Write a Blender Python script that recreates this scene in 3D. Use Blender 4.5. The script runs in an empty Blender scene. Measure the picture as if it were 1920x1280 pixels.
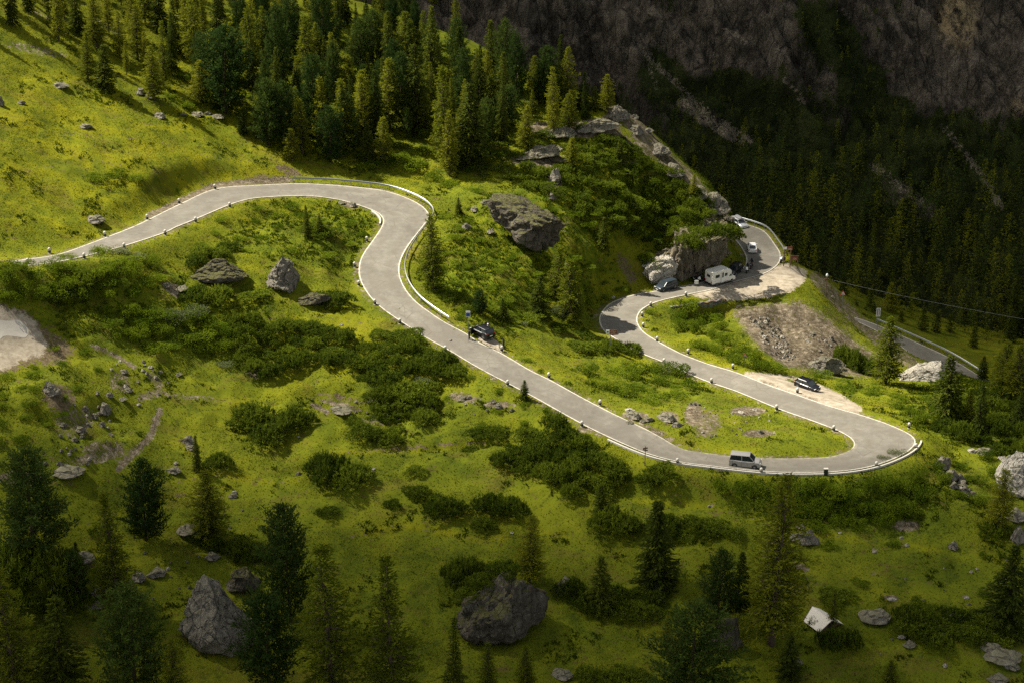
import bpy, bmesh, math, random
import numpy as np
from mathutils import Vector, Matrix

R = math.radians
SC = bpy.context.scene
COL = SC.collection

# ------------------------------------------------------------------ camera, world, sun, exposure
CAM_Z, PITCH, FPX = 112.0, R(24.0), 3583.0
cam_data = bpy.data.cameras.new('camera')
cam = bpy.data.objects.new('camera', cam_data)
COL.objects.link(cam)
cam.location = (0, 0, CAM_Z)
cam.rotation_euler = (R(90) - PITCH, 0, 0)
cam_data.sensor_width = 36.0
cam_data.lens = 36.0 * FPX / 1920.0
cam_data.clip_start = 1.0
cam_data.clip_end = 6000.0
SC.camera = cam

SUN_EL = R(51.0)
SUN_AZ = R(-66.0)            # measured from +Y (away from the camera) towards +X : the sun stands to the left and a little beyond
SUN_DIR = Vector((math.sin(SUN_AZ) * math.cos(SUN_EL), math.cos(SUN_AZ) * math.cos(SUN_EL), math.sin(SUN_EL)))
world = bpy.data.worlds.new('World')
SC.world = world
world.use_nodes = True
wn = world.node_tree
sky = wn.nodes.new('ShaderNodeTexSky')
sky.sky_type = 'NISHITA'
sky.sun_disc = False
sky.sun_elevation = SUN_EL
sky.sun_rotation = SUN_AZ
hs = wn.nodes.new('ShaderNodeHueSaturation')          # broken cloud whitens the blue of the clear sky
hs.inputs['Saturation'].default_value = 0.38
wn.links.new(sky.outputs[0], hs.inputs['Color'])
tn = wn.nodes.new('ShaderNodeMix'); tn.data_type = 'RGBA'; tn.blend_type = 'MULTIPLY'; tn.inputs[0].default_value = 1.0
tn.inputs[7].default_value = (1.0, 0.96, 0.86, 1.0)
wn.links.new(hs.outputs[0], tn.inputs[6])
wn.links.new(tn.outputs[2], wn.nodes['Background'].inputs[0])
wn.nodes['Background'].inputs[1].default_value = 0.066
sun_data = bpy.data.lights.new('sun', 'SUN')
sun_data.energy = 4.6
sun_data.angle = R(0.5)
sun_data.color = (1.0, 0.93, 0.80)
sun = bpy.data.objects.new('sun', sun_data)
COL.objects.link(sun)
sun.rotation_euler = SUN_DIR.to_track_quat('Z', 'Y').to_euler()
SC.view_settings.view_transform = 'Standard'
SC.view_settings.look = 'None'
SC.view_settings.exposure = 1.50
SC.view_settings.gamma = 1.0
SC.cycles.max_bounces = 4
SC.cycles.diffuse_bounces = 2
SC.cycles.glossy_bounces = 2
SC.cycles.transmission_bounces = 2
SC.cycles.transparent_max_bounces = 8
SC.cycles.use_denoising = False
SC.render.film_transparent = False

# ------------------------------------------------------------------ picture rays and terrain height field
CP, SP = math.cos(PITCH), math.sin(PITCH)
def rays(px, py):
    dx = (np.asarray(px, float) - 960.0) / FPX
    dy = (640.0 - np.asarray(py, float)) / FPX
    return np.stack([dx, CP + dy * SP, -SP + dy * CP], -1)
def at_z(px, py, z):
    d = rays(px, py)
    t = (np.asarray(z, float) - CAM_Z) / d[..., 2]
    P = d * t[..., None]
    P[..., 2] += CAM_Z
    return P
def project(P):
    P = np.asarray(P, float)
    x, y, z = P[..., 0], P[..., 1], P[..., 2] - CAM_Z
    f = y * CP - z * SP
    u = y * SP + z * CP
    f = np.maximum(f, 1e-3)
    return 960 + FPX * x / f, 640 - FPX * u / f
_rs = np.random.RandomState(7)
_perm = np.concatenate([_rs.permutation(256)] * 3)
_ang = _rs.rand(256) * 2 * np.pi
_gx, _gy = np.cos(_ang), np.sin(_ang)
def gnoise(x, y):
    x = np.asarray(x, float); y = np.asarray(y, float)
    xi = np.floor(x).astype(int); yi = np.floor(y).astype(int)
    fx = x - xi; fy = y - yi
    u = fx * fx * fx * (fx * (fx * 6 - 15) + 10); v = fy * fy * fy * (fy * (fy * 6 - 15) + 10)
    def g(ix, iy, ax, ay):
        h = _perm[(_perm[ix & 255] + iy) & 255]
        return _gx[h] * ax + _gy[h] * ay
    a = g(xi, yi, fx, fy); b = g(xi + 1, yi, fx - 1, fy)
    c = g(xi, yi + 1, fx, fy - 1); d = g(xi + 1, yi + 1, fx - 1, fy - 1)
    return (a + u * (b - a)) * (1 - v) + (c + u * (d - c)) * v
def fbm(x, y, o=4, rough=0.5):
    s = 0; a = 1.0; f = 1.0
    for k in range(o):
        s = s + a * gnoise(x * f + 17.3 * k, y * f - 9.1 * k); a *= rough; f *= 2.03
    return s
def sstep(a, b, x):
    t = np.clip((x - a) / (b - a), 0, 1)
    return t * t * (3 - 2 * t)

# control points read from the photograph: pixel x, pixel y, height above the lower hairpin
CTRL = [
 (-250,1330,-5),(0,1280,-5),(480,1280,-8),(960,1280,-9.3),(1440,1280,-9.2),(1920,1280,-10),(2200,1330,-11),(960,1500,-12),(200,1500,-10),(1800,1500,-14),
 (0,1100,-1),(480,1100,-5),(960,1100,-6.7),(1440,1100,-6.4),(1920,1100,-7.2),
 (0,950,3),(300,950,-.8),(620,950,-2.8),(960,950,-3.9),(1400,960,-3.9),(1700,960,-4.4),(1950,950,-5),
 (100,850,6),(300,800,3),(600,800,.3),(850,810,-.6),(1000,860,-1.9),(1180,900,-2.6),
 (0,700,11.2),(30,640,12.3),(120,760,8.7),(300,680,6.6),(550,650,4.2),(700,690,2.7),(850,720,1.6),
 (100,560,14),(300,560,10.4),(500,560,8.0),(600,500,8.8),(600,420,10),(400,450,12.5),
 (20,492,20),(150,474,18),(300,418,15),(430,370,12.5),(560,357,11),(700,376,9.5),(760,410,8.6),(735,450,7.9),(712,500,7.2),(735,560,6),(830,620,4.5),(960,695,3),(1100,775,1.5),(1250,845,.2),(1420,875,-.5),(1560,872,-1),(1650,848,-1.3),(1660,815,-1.6),(1560,783,-2.3),(1400,725,-3.4),(1270,672,-4.3),(1170,625,-5),(1160,595,-5.3),(1200,565,-5.8),(1290,545,-6.5),(1380,520,-7.3),(1430,490,-8),(1425,455,-8.8),(1395,428,-9.6),
 (1450,535,-7.6),(1400,800,-1.6),(1300,780,-.6),
 (0,420,18.6),(150,400,16.6),(0,300,22.6),(0,200,26),(0,100,29.5),(0,0,34),(-300,420,23),(-300,0,40),(-300,700,14),(-300,1000,4),
 (300,330,16.8),(300,200,20.5),(300,100,23.5),(300,0,26.5),(470,310,13.5),(500,230,16),
 (560,310,12.3),(650,315,11),(600,200,16),(600,100,20),(600,0,23),(700,300,11.5),(720,200,14.8),(740,100,18),(740,30,20),
 (850,330,9.6),(800,200,14.6),(850,130,16.5),(870,80,17.8),(950,250,13),(950,190,15),(980,310,10.5),
 (850,440,8),(870,540,5),(985,450,6.2),(1000,560,2),(980,370,8.6),(1080,600,-2),(1000,640,1.2),(1100,680,-1.2),(1180,740,-1),
 (1100,520,-.4),(1150,430,2.3),(1100,350,7.5),(1150,290,10),(1050,240,13),(1160,205,14),(1250,300,7.5),(1300,400,2),(1340,405,.5),(1250,440,-2.0),(1180,500,-3.6),(1200,380,3.8),(1330,350,3.6),(1362,392,-.5),
 (1350,580,-8.5),(1300,620,-6.5),(1500,560,-8.0),(1540,530,-9),(1560,560,-11.5),(1450,650,-7.5),(1500,690,-9),(1600,690,-13.5),(1600,620,-14),(1550,735,-6.5),
 (1650,640,-24),(1730,670,-25),(1820,705,-26),(1590,583,-23.5),(1900,745,-27),
 (1730,725,-12.5),(1700,760,-7.5),(1800,800,-4.6),(1850,720,-15),(1900,800,-7),(1850,880,-4.2),(1760,860,-3),(2100,800,-14),(2100,720,-28),
]
WORLD_CTRL = [(-60,420,22),(-130,420,30),(-200,420,38),(-250,250,38),(-20,395,6),(20,370,-12),(45,345,-18),(60,325,-22),(82,311,-35),(90,300,-37),(74,328,-38),(80,345,-46),(110,335,-48),(150,330,-42),(210,320,-45),(60,420,-50),(150,420,-60),(0,460,-30),(-100,480,25),(260,420,-60),(260,200,-25),(-250,150,10),(120,120,-20),(-100,120,-14),(0,120,-16)]
cp = np.array([list(at_z(a, b, c)) for a, b, c in CTRL] + [list(map(float, w)) for w in WORLD_CTRL])
def tps_fit(P, lam=0.8):
    n = len(P); xy = P[:, :2] / 100.0
    r2 = ((xy[:, None] - xy[None]) ** 2).sum(-1)
    K = 0.5 * r2 * np.log(r2 + 1e-12)
    A = np.zeros((n + 3, n + 3)); A[:n, :n] = K + lam * 1e-4 * np.eye(n)
    A[:n, n] = 1; A[:n, n + 1:] = xy; A[n, :n] = 1; A[n + 1:, :n] = xy.T
    b = np.zeros(n + 3); b[:n] = P[:, 2]
    return xy, np.linalg.solve(A, b)
_txy, _tw = tps_fit(cp)
def tps(x, y):
    x = np.asarray(x, float) / 100.0; y = np.asarray(y, float) / 100.0
    s = _tw[-3] + _tw[-2] * x + _tw[-1] * y
    for (a, b), w in zip(_txy, _tw[:-3]):
        r2 = (x - a) ** 2 + (y - b) ** 2
        s = s + w * 0.5 * r2 * np.log(r2 + 1e-12)
    return s
def axis(lo, hi, step, l2, h2, grow=1.12):
    mid = list(np.arange(lo, hi + 1e-6, step)); a = []; s = step; v = lo
    while v > l2:
        s = min(s * grow, 8); v -= s; a.append(v)
    b = []; s = step; v = hi
    while v < h2:
        s = min(s * grow, 8); v += s; b.append(v)
    return np.array(a[::-1] + mid + b)
GX = axis(-105, 112, 0.5, -330, 330)
GY = axis(176, 345, 0.5, 90, 470)
XX, YY = np.meshgrid(GX, GY)
BASE = tps(XX, YY)

def sample(grid, x, y):
    x = np.asarray(x, float); y = np.asarray(y, float)
    i = np.clip(np.searchsorted(GX, x) - 1, 0, len(GX) - 2); j = np.clip(np.searchsorted(GY, y) - 1, 0, len(GY) - 2)
    u = np.clip((x - GX[i]) / (GX[i + 1] - GX[i]), 0, 1); v = np.clip((y - GY[j]) / (GY[j + 1] - GY[j]), 0, 1)
    return (grid[j, i] * (1 - u) + grid[j, i + 1] * u) * (1 - v) + (grid[j + 1, i] * (1 - u) + grid[j + 1, i + 1] * u) * v
def cast(grid, px, py):
    px = np.atleast_1d(np.asarray(px, float)); py = np.atleast_1d(np.asarray(py, float))
    d = rays(px, py); t = np.full(px.shape, 150.0); done = np.zeros(px.shape, bool); lo = t.copy(); hi = np.full(px.shape, 480.0)
    for k in range(340):
        P = d * t[..., None]
        below = (P[..., 2] + CAM_Z) < sample(grid, P[..., 0], P[..., 1])
        new = below & ~done
        hi[new] = t[new]; lo[new] = t[new] - 1.0; done |= below
        t = np.where(done, t, t + 1.0)
    for k in range(12):
        m = (lo + hi) / 2; P = d * m[..., None]
        below = (P[..., 2] + CAM_Z) < sample(grid, P[..., 0], P[..., 1])
        hi = np.where(below, m, hi); lo = np.where(below, lo, m)
    P = d * hi[..., None]; P[..., 2] += CAM_Z
    return P

# ------------------------------------------------------------------ the roads: both edges as pixel runs, split where the bends begin;
# each run carries the heights (left edge, right edge) at its start
ROAD_SEGS = [
 (16.8,16.8,[(-70,520),(17,503),(101,493),(155,482)],
  [(-70,500),(17,490),(94,480),(115,475)]),
 (15.8,15.8,[(155,482),(232,462),(309,437),(326,428)],
  [(115,475),(131,470),(198,445),(242,428),(275,413)]),
 (14.2,14.2,[(326,428),(366,412),(430,385),(470,373),(504,370)],
  [(275,413),(336,383),(403,354),(470,348),(485,347)]),
 (11.9,12.1,[(504,370),(540,368),(588,368)],
  [(485,347),(551,344),(575,344.5)]),
 (10.8,10.8,[(588,368),(642,376.6),(688,391),(709.6,401),(718,412),(715.6,424),(705,441),(692.6,458)],
  [(575,344.5),(613,346),(649,349),(714,356),(746,364.5),(777,377),(797,390),(806.5,404.5),(802,414),(787,433.5),(768,458)]),
 (7.9,7.9,[(692.6,458),(678,479.6),(672,499),(673,521),(683,542.6),(702,567),(729,588.6)],
  [(768,458),(755.6,479.6),(749.5,501),(752,523),(763,545),(782,567),(816,592),(822,596)]),
 (5.1,5.1,[(729,588.6),(751,603),(801,635),(835,653),(895,689),(952,719),(996,742),(1030,761),(1090,794.5),(1144,821),(1194,843)],
  [(822,596),(841.5,608),(875,625),(905,645),(942,662),(996,694),(1030,710),(1077,736),(1124,761),(1164,781),(1211,803),(1249,824)]),
 (0.1,-0.2,[(1194,843),(1228,855),(1280,867),(1313.6,871),(1364,877),(1424,883),(1481.5,886)],
  [(1249,824),(1280,841.5),(1330,849),(1368,854),(1430,858),(1500,858)]),
 (-0.9,-1.6,[(1481.5,886),(1549,885),(1599,881),(1643,872),(1676,860),(1697,850),(1714,838),(1720,827)],
  [(1500,858),(1550,856),(1577,850),(1593,843),(1600,837),(1601,831.5)]),
 (-1.5,-2.0,[(1720,827),(1719,820),(1710,814.6),(1683,801),(1649.5,788),(1602.5,773)],
  [(1601,831.5),(1598,824),(1589,817),(1566,805),(1551,799.5)]),
 (-2.5,-2.4,[(1602.5,773),(1559,761),(1495,739),(1441,720.6),(1381,697),(1330,682),(1280,663.5)],
  [(1551,799.5),(1515,786),(1458,766),(1381,734),(1317,712),(1244.6,679)]),
 (-4.8,-4.6,[(1280,663.5),(1244.6,645),(1211,625),(1197.6,608),(1196,594.6),(1204,581),(1224.5,569),(1251,561)],
  [(1244.6,679),(1207.7,665),(1170,645),(1134,623),(1124,608),(1122.7,594.6),(1130,581),(1144,568),(1171,557),(1204,549),(1216,547.5)]),
 (-6.0,-6.0,[(1251,561),(1286,553.5),(1306.5,549),(1336,543),(1380,528)],
  [(1216,547.5),(1228,546),(1267,538),(1303,533),(1322,526),(1345,515),(1358,511)]),
 (-7.2,-7.2,[(1380,528),(1403,522.6),(1432,514),(1451,504),(1463,492)],
  [(1358,511),(1375,507),(1389,505),(1397.6,497)]),
 (-8.0,-8.0,[(1463,492),(1464,475),(1454,459),(1442,442),(1430,431),(1414,425),(1398,420),(1376,414)],
  [(1397.6,497),(1399,486.5),(1396,476),(1387,461),(1378,450),(1368,440),(1356,432),(1340,426)]),
]
ROAD_END = (-10.0,-10.0)
LOWER_SEGS = [(-23.5,-23.5,[(1600,600),(1640,619),(1676,640),(1727,678.6),(1777,709),(1840,742)], [(1602,594.6),(1640,607),(1666,618),(1733.5,648),(1784,672),(1850,712)])]
LOWER_END = (-27.0,-27.0)
def smooth_poly(pts, n):
    p = np.array(pts, float)
    q = [p[0]] + list(p) + [p[-1]]
    q[0] = 2 * p[0] - p[1]; q[-1] = 2 * p[-1] - p[-2]
    out = []
    for i in range(len(p) - 1):
        a, b, c, d = q[i], q[i + 1], q[i + 2], q[i + 3]
        for t in np.linspace(0, 1, 20, endpoint=False):
            out.append(0.5 * (2 * b + (c - a) * t + (2 * a - 5 * b + 4 * c - d) * t * t + (3 * b - a - 3 * c + d) * t ** 3))
    out.append(p[-1]); out = np.array(out)
    return out
def resample(P, n):
    s = np.concatenate([[0], np.cumsum(np.linalg.norm(np.diff(P[:, :2], axis=0), axis=1))])
    t = np.linspace(0, s[-1], n)
    return np.stack([np.interp(t, s, P[:, k]) for k in range(P.shape[1])], -1)
def box_smooth(z, k):
    zp = np.concatenate([2 * z[0] - z[1:k + 1][::-1], z, 2 * z[-1] - z[-k - 1:-1][::-1]])
    return np.convolve(zp, np.ones(2 * k + 1) / (2 * k + 1), 'valid')
def make_road(segs, end, k=9):
    LP, RP = [], []
    for si, (zl, zr, l, r) in enumerate(segs):
        zl2, zr2 = (segs[si + 1][0], segs[si + 1][1]) if si < len(segs) - 1 else end
        ed = []
        for run, z0, z1 in ((l, zl, zl2), (r, zr, zr2)):
            q = smooth_poly(run, 0)
            P = at_z(q[:, 0], q[:, 1], np.full(len(q), 0.5 * (z0 + z1)))
            for it in range(3):
                s = np.concatenate([[0], np.cumsum(np.linalg.norm(np.diff(P[:, :2], axis=0), axis=1))]); s /= s[-1]
                P = at_z(q[:, 0], q[:, 1], z0 + (z1 - z0) * s)
            ed.append(P)
        ln = 0.5 * sum(np.linalg.norm(np.diff(P[:, :2], axis=0), axis=1).sum() for P in ed)
        n = max(4, int(ln / 0.6))
        a, b = resample(ed[0], n), resample(ed[1], n)
        if si < len(segs) - 1: a, b = a[:-1], b[:-1]
        LP.append(a); RP.append(b)
    res = []
    for E in (np.concatenate(LP), np.concatenate(RP)):
        z = box_smooth(box_smooth(E[:, 2], k), k)
        u, v = project(E)
        E = at_z(u, v, z)
        F = np.stack([box_smooth(E[:, c], 2) for c in range(3)], -1)
        res.append(F)
    return res
RL, RR = make_road(ROAD_SEGS, ROAD_END)
LL, LR = make_road(LOWER_SEGS, LOWER_END, 4)

# second fit: the road heights take part in shaping the ground
RC = 0.5 * (RL + RR); LC = 0.5 * (LL + LR)
_cen = np.concatenate([RC[::9], LC[::8]])
_keep = [p for p in cp if np.linalg.norm(_cen[:, :2] - p[:2], axis=1).min() > 4.5]
cp2 = np.concatenate([np.array(_keep), _cen])
_txy, _tw = tps_fit(cp2, 4.0)
H = tps(XX, YY)

def near_line(P, X, Y, reach):
    """distance to a run of points and its height, for grid points within reach"""
    D = np.full(X.shape, 1e3); Z = np.zeros(X.shape)
    m = (X > P[:, 0].min() - reach) & (X < P[:, 0].max() + reach) & (Y > P[:, 1].min() - reach) & (Y < P[:, 1].max() + reach)
    x, y = X[m], Y[m]; bd = np.full(x.shape, 1e6); bz = np.zeros(x.shape)
    for p in P:
        d = (x - p[0]) ** 2 + (y - p[1]) ** 2
        c = d < bd; bd[c] = d[c]; bz[c] = p[2]
    D[m] = np.sqrt(bd); Z[m] = bz
    return D, Z
def road_points(A, B):
    return np.concatenate([A * (1 - t) + B * t for t in np.linspace(0, 1, 7)])
def inside(u, v, poly):
    p = np.array(poly, float); n = len(p); r = np.zeros(u.shape, bool); j = n - 1
    for i in range(n):
        c = ((p[i, 1] > v) != (p[j, 1] > v)) & (u < (p[j, 0] - p[i, 0]) * (v - p[i, 1]) / (p[j, 1] - p[i, 1] + 1e-9) + p[i, 0])
        r ^= c; j = i
    return r
def poly_soft(u, v, poly, soft):
    """1 inside a pixel polygon, fading to 0 over soft pixels outside"""
    p = np.array(poly, float); out = np.zeros(u.shape)
    m = (u > p[:, 0].min() - soft) & (u < p[:, 0].max() + soft) & (v > p[:, 1].min() - soft) & (v < p[:, 1].max() + soft)
    x, y = u[m], v[m]; d = np.full(x.shape, 1e9)
    for a, b in zip(p, np.roll(p, -1, 0)):
        e = b - a; t = np.clip(((x - a[0]) * e[0] + (y - a[1]) * e[1]) / (e @ e + 1e-9), 0, 1)
        d = np.minimum(d, np.hypot(x - a[0] - t * e[0], y - a[1] - t * e[1]))
    s = np.where(inside(x, y, poly), 1.0, 1 - sstep(0, soft, d))
    out[m] = s
    return out
def line_soft(u, v, run, w0, w1):
    p = np.array(run, float); d = np.full(u.shape, 1e9)
    for a, b in zip(p[:-1], p[1:]):
        e = b - a; t = np.clip(((u - a[0]) * e[0] + (v - a[1]) * e[1]) / (e @ e + 1e-9), 0, 1)
        d = np.minimum(d, np.hypot(u - a[0] - t * e[0], v - a[1] - t * e[1]))
    return 1 - sstep(w0, w1, d)
def ell(u, v, cx, cy, rx, ry, rot=0.0):
    c, s = math.cos(R(rot)), math.sin(R(rot)); dx, dy = u - cx, v - cy
    return 1 - sstep(0.45, 1.15, np.hypot((dx * c + dy * s) / rx, (-dx * s + dy * c) / ry))

_Pr = np.concatenate([road_points(RL, RR), road_points(LL, LR)])
RDIST, RZ = near_line(_Pr, XX, YY, 16.0)
U0, V0 = project(np.stack([XX, YY, H], -1))
LAYBY_UP = [(1306,550),(1340,541),(1385,528),(1432,515),(1452,506),(1475,502),(1506,512),(1502,526),(1475,543),(1435,551),(1380,556),(1330,555)]
LAYBY_LOW = [(1400,703),(1450,706),(1495,712),(1540,728),(1572,743),(1610,766),(1602,774),(1559,762),(1495,740),(1441,722)]
GRAVEL_LEFT = [(-60,560),(0,582),(40,590),(75,622),(128,655),(112,674),(60,672),(0,692),(-60,700)]
# relief: hummocks fade near the roads
_rm = sstep(0.6, 7.0, RDIST)
flat = np.maximum(poly_soft(U0, V0, LAYBY_UP, 25), np.maximum(poly_soft(U0, V0, LAYBY_LOW, 18), 0.8 * poly_soft(U0, V0, GRAVEL_LEFT, 20)))
_rm = _rm * (1 - flat)
hum = 0.75 * fbm(XX / 15, YY / 15, 3) + 0.50 * fbm(XX / 4.5 + 40, YY / 4.5, 3) + 0.24 * np.abs(fbm(XX / 2.4, YY / 2.4 + 7, 2)) + 0.14 * gnoise(XX / 1.15, YY / 1.15)
wild = np.maximum.reduce([ell(U0, V0, 960, 480, 190, 130), ell(U0, V0, 330, 620, 330, 110), ell(U0, V0, 700, 770, 330, 90), ell(U0, V0, 130, 790, 160, 90), ell(U0, V0, 1760, 930, 180, 90)])
H = H + hum * _rm * (0.75 + 0.9 * wild)
# banks, gullies and mounds seen in the photograph (pixel centre, pixel radii, tilt, metres)
for cx, cy, rx, ry, rot, dz in [(470,505,120,30,10,0.8),(170,790,110,40,0,-0.8),(70,745,70,30,20,0.7),(640,755,90,18,12,-0.7),(720,735,120,14,10,0.5),(1700,985,60,25,-10,-0.9),
   (1570,930,120,30,0,0.6),(980,690,60,16,25,0.4),(905,390,60,20,30,0.8),(1080,460,60,20,40,0.8),(1180,515,30,18,40,-0.7),(420,1010,120,14,12,0.8),(560,885,60,10,0,-0.5),
   (870,835,150,8,-4,-0.5),(40,1100,90,60,0,2.2),(1322,592,52,15,-6,-1.9),(1530,640,60,16,35,0.5),(1470,640,40,60,-10,-0.6),(1420,585,40,20,0,0.5),(1245,500,60,25,0,1.0),(1300,440,90,40,0,1.2)]:
    H = H + dz * ell(U0, V0, cx, cy, rx, ry, rot) * sstep(0.6, 4.0, RDIST)
# the road bed
wgt = 1 - sstep(0.9, 5.5, RDIST)
H = H * (1 - wgt) + (RZ - 0.06) * wgt
_steep = ell(U0, V0, 1480, 610, 190, 75, 20) * (1 - wgt) * (1 - flat)
H = H + _steep * (0.35 * fbm(XX / 3.0, YY / 3.0 + 31, 3) + 0.12 * gnoise(XX / 0.9, YY / 0.9))
def ground(px, py):
    return cast(H, px, py)
def hz(x, y):
    return sample(H, x, y)
def pix_per_m(P):
    return FPX / np.linalg.norm(np.asarray(P, float) - np.array([0, 0, CAM_Z]), axis=-1)
UU, VV = project(np.stack([XX, YY, H], -1))

# ------------------------------------------------------------------ small tools for objects, meshes and materials
def tag(o, label=None, cat=None, group=None, kind=None):
    if label: o['label'] = label
    if cat: o['category'] = cat
    if group: o['group'] = group
    if kind: o['kind'] = kind
    return o
def empty(name, loc=(0, 0, 0), rz=0.0, sc=1.0):
    o = bpy.data.objects.new(name, None); COL.objects.link(o)
    o.location = loc; o.rotation_euler = (0, 0, rz); o.scale = (sc, sc, sc) if not hasattr(sc, '__len__') else sc
    o.empty_display_size = 0.3
    return o
def link(name, me, parent=None):
    o = bpy.data.objects.new(name, me); COL.objects.link(o)
    if parent is not None: o.parent = parent
    return o
def mesh_np(name, V, F, mats, mi=None, attrs=None, smooth=False):
    """F: (n,3) or (n,4) int array"""
    V = np.asarray(V, np.float32); F = np.asarray(F, np.int32)
    me = bpy.data.meshes.new(name); n, k = F.shape
    me.vertices.add(len(V)); me.vertices.foreach_set('co', V.ravel())
    me.loops.add(n * k); me.loops.foreach_set('vertex_index', F.ravel())
    me.polygons.add(n); me.polygons.foreach_set('loop_start', np.arange(0, n * k, k, dtype=np.int32))
    me.polygons.foreach_set('loop_total', np.full(n, k, np.int32))
    if mi is not None: me.polygons.foreach_set('material_index', np.asarray(mi, np.int32))
    me.polygons.foreach_set('use_smooth', np.full(n, smooth, bool))
    for m in (mats if isinstance(mats, (list, tuple)) else [mats]): me.materials.append(m)
    for an, av in (attrs or {}).items():
        a = me.attributes.new(an, 'FLOAT', 'POINT'); a.data.foreach_set('value', np.asarray(av, np.float32).ravel())
    me.update(calc_edges=True)
    return me
class MB:
    """collects simple shapes for ONE mesh"""
    def __init__(s): s.v = []; s.f = []; s.m = []
    def add(s, V, F, m=0):
        b = len(s.v); s.v += [tuple(map(float, p)) for p in V]; s.f += [tuple(b + i for i in f) for f in F]; s.m += [m] * len(F)
    def box(s, c, d, m=0, rz=0.0, taper=1.0):
        ca, sa = math.cos(rz), math.sin(rz); V = []
        for z in (-.5, .5):
            k = taper if z > 0 else 1.0
            for x, y in ((-.5, -.5), (.5, -.5), (.5, .5), (-.5, .5)):
                X, Y = x * d[0] * k, y * d[1] * k
                V.append((c[0] + X * ca - Y * sa, c[1] + X * sa + Y * ca, c[2] + z * d[2]))
        s.add(V, [(3, 2, 1, 0), (4, 5, 6, 7), (0, 1, 5, 4), (1, 2, 6, 5), (2, 3, 7, 6), (3, 0, 4, 7)], m)
    def tube(s, pts, rad, seg=8, m=0, caps=True):
        pts = [Vector(p) for p in pts]; n = len(pts)
        rad = rad if hasattr(rad, '__len__') else [rad] * n
        V = []; F = []
        for i, p in enumerate(pts):
            d = (pts[min(i + 1, n - 1)] - pts[max(i - 1, 0)]).normalized()
            a = d.cross(Vector((0, 0, 1)) if abs(d.z) < .9 else Vector((1, 0, 0))).normalized(); b = d.cross(a)
            for k in range(seg):
                t = 2 * math.pi * k / seg
                V.append(p + (a * math.cos(t) + b * math.sin(t)) * rad[i])
        for i in range(n - 1):
            for k in range(seg):
                F.append((i * seg + k, i * seg + (k + 1) % seg, (i + 1) * seg + (k + 1) % seg, (i + 1) * seg + k))
        if caps: F += [tuple(range(seg))[::-1], tuple(range((n - 1) * seg, n * seg))]
        s.add(V, F, m)
    def lathe(s, prof, seg=12, m=0, c=(0, 0, 0), axis='z'):
        V = []; F = []; n = len(prof)
        for r, z in prof:
            for k in range(seg):
                t = 2 * math.pi * k / seg; a, b = r * math.cos(t), r * math.sin(t)
                V.append((c[0] + a, c[1] + b, c[2] + z) if axis == 'z' else (c[0] + a, c[1] + z, c[2] + b))
        for i in range(n - 1):
            for k in range(seg):
                q = (i * seg + k, i * seg + (k + 1) % seg, (i + 1) * seg + (k + 1) % seg, (i + 1) * seg + k)
                F.append(q if axis == 'z' else q[::-1])
        e0, e1 = tuple(range(seg)), tuple(range((n - 1) * seg, n * seg))
        F += [e0[::-1], e1] if axis == 'z' else [e0, e1[::-1]]
        s.add(V, F, m)
    def loft(s, rings, m=0, closed=True, caps=True):
        k = len(rings[0]); V = [p for r in rings for p in r]; F = []
        for i in range(len(rings) - 1):
            for j in range(k if closed else k - 1):
                F.append((i * k + j, i * k + (j + 1) % k, (i + 1) * k + (j + 1) % k, (i + 1) * k + j))
        if caps: F += [tuple(range(k))[::-1], tuple(range((len(rings) - 1) * k, len(rings) * k))]
        s.add(V, F, m)
    def mesh(s, name, mats, smooth=False):
        me = bpy.data.meshes.new(name); me.from_pydata(s.v, [], s.f)
        for m in (mats if isinstance(mats, (list, tuple)) else [mats]): me.materials.append(m)
        me.polygons.foreach_set('material_index', s.m); me.polygons.foreach_set('use_smooth', [smooth] * len(s.f)); me.update()
        return me
    def obj(s, name, mats, parent=None, smooth=False): return link(name, s.mesh(name, mats, smooth), parent)

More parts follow.
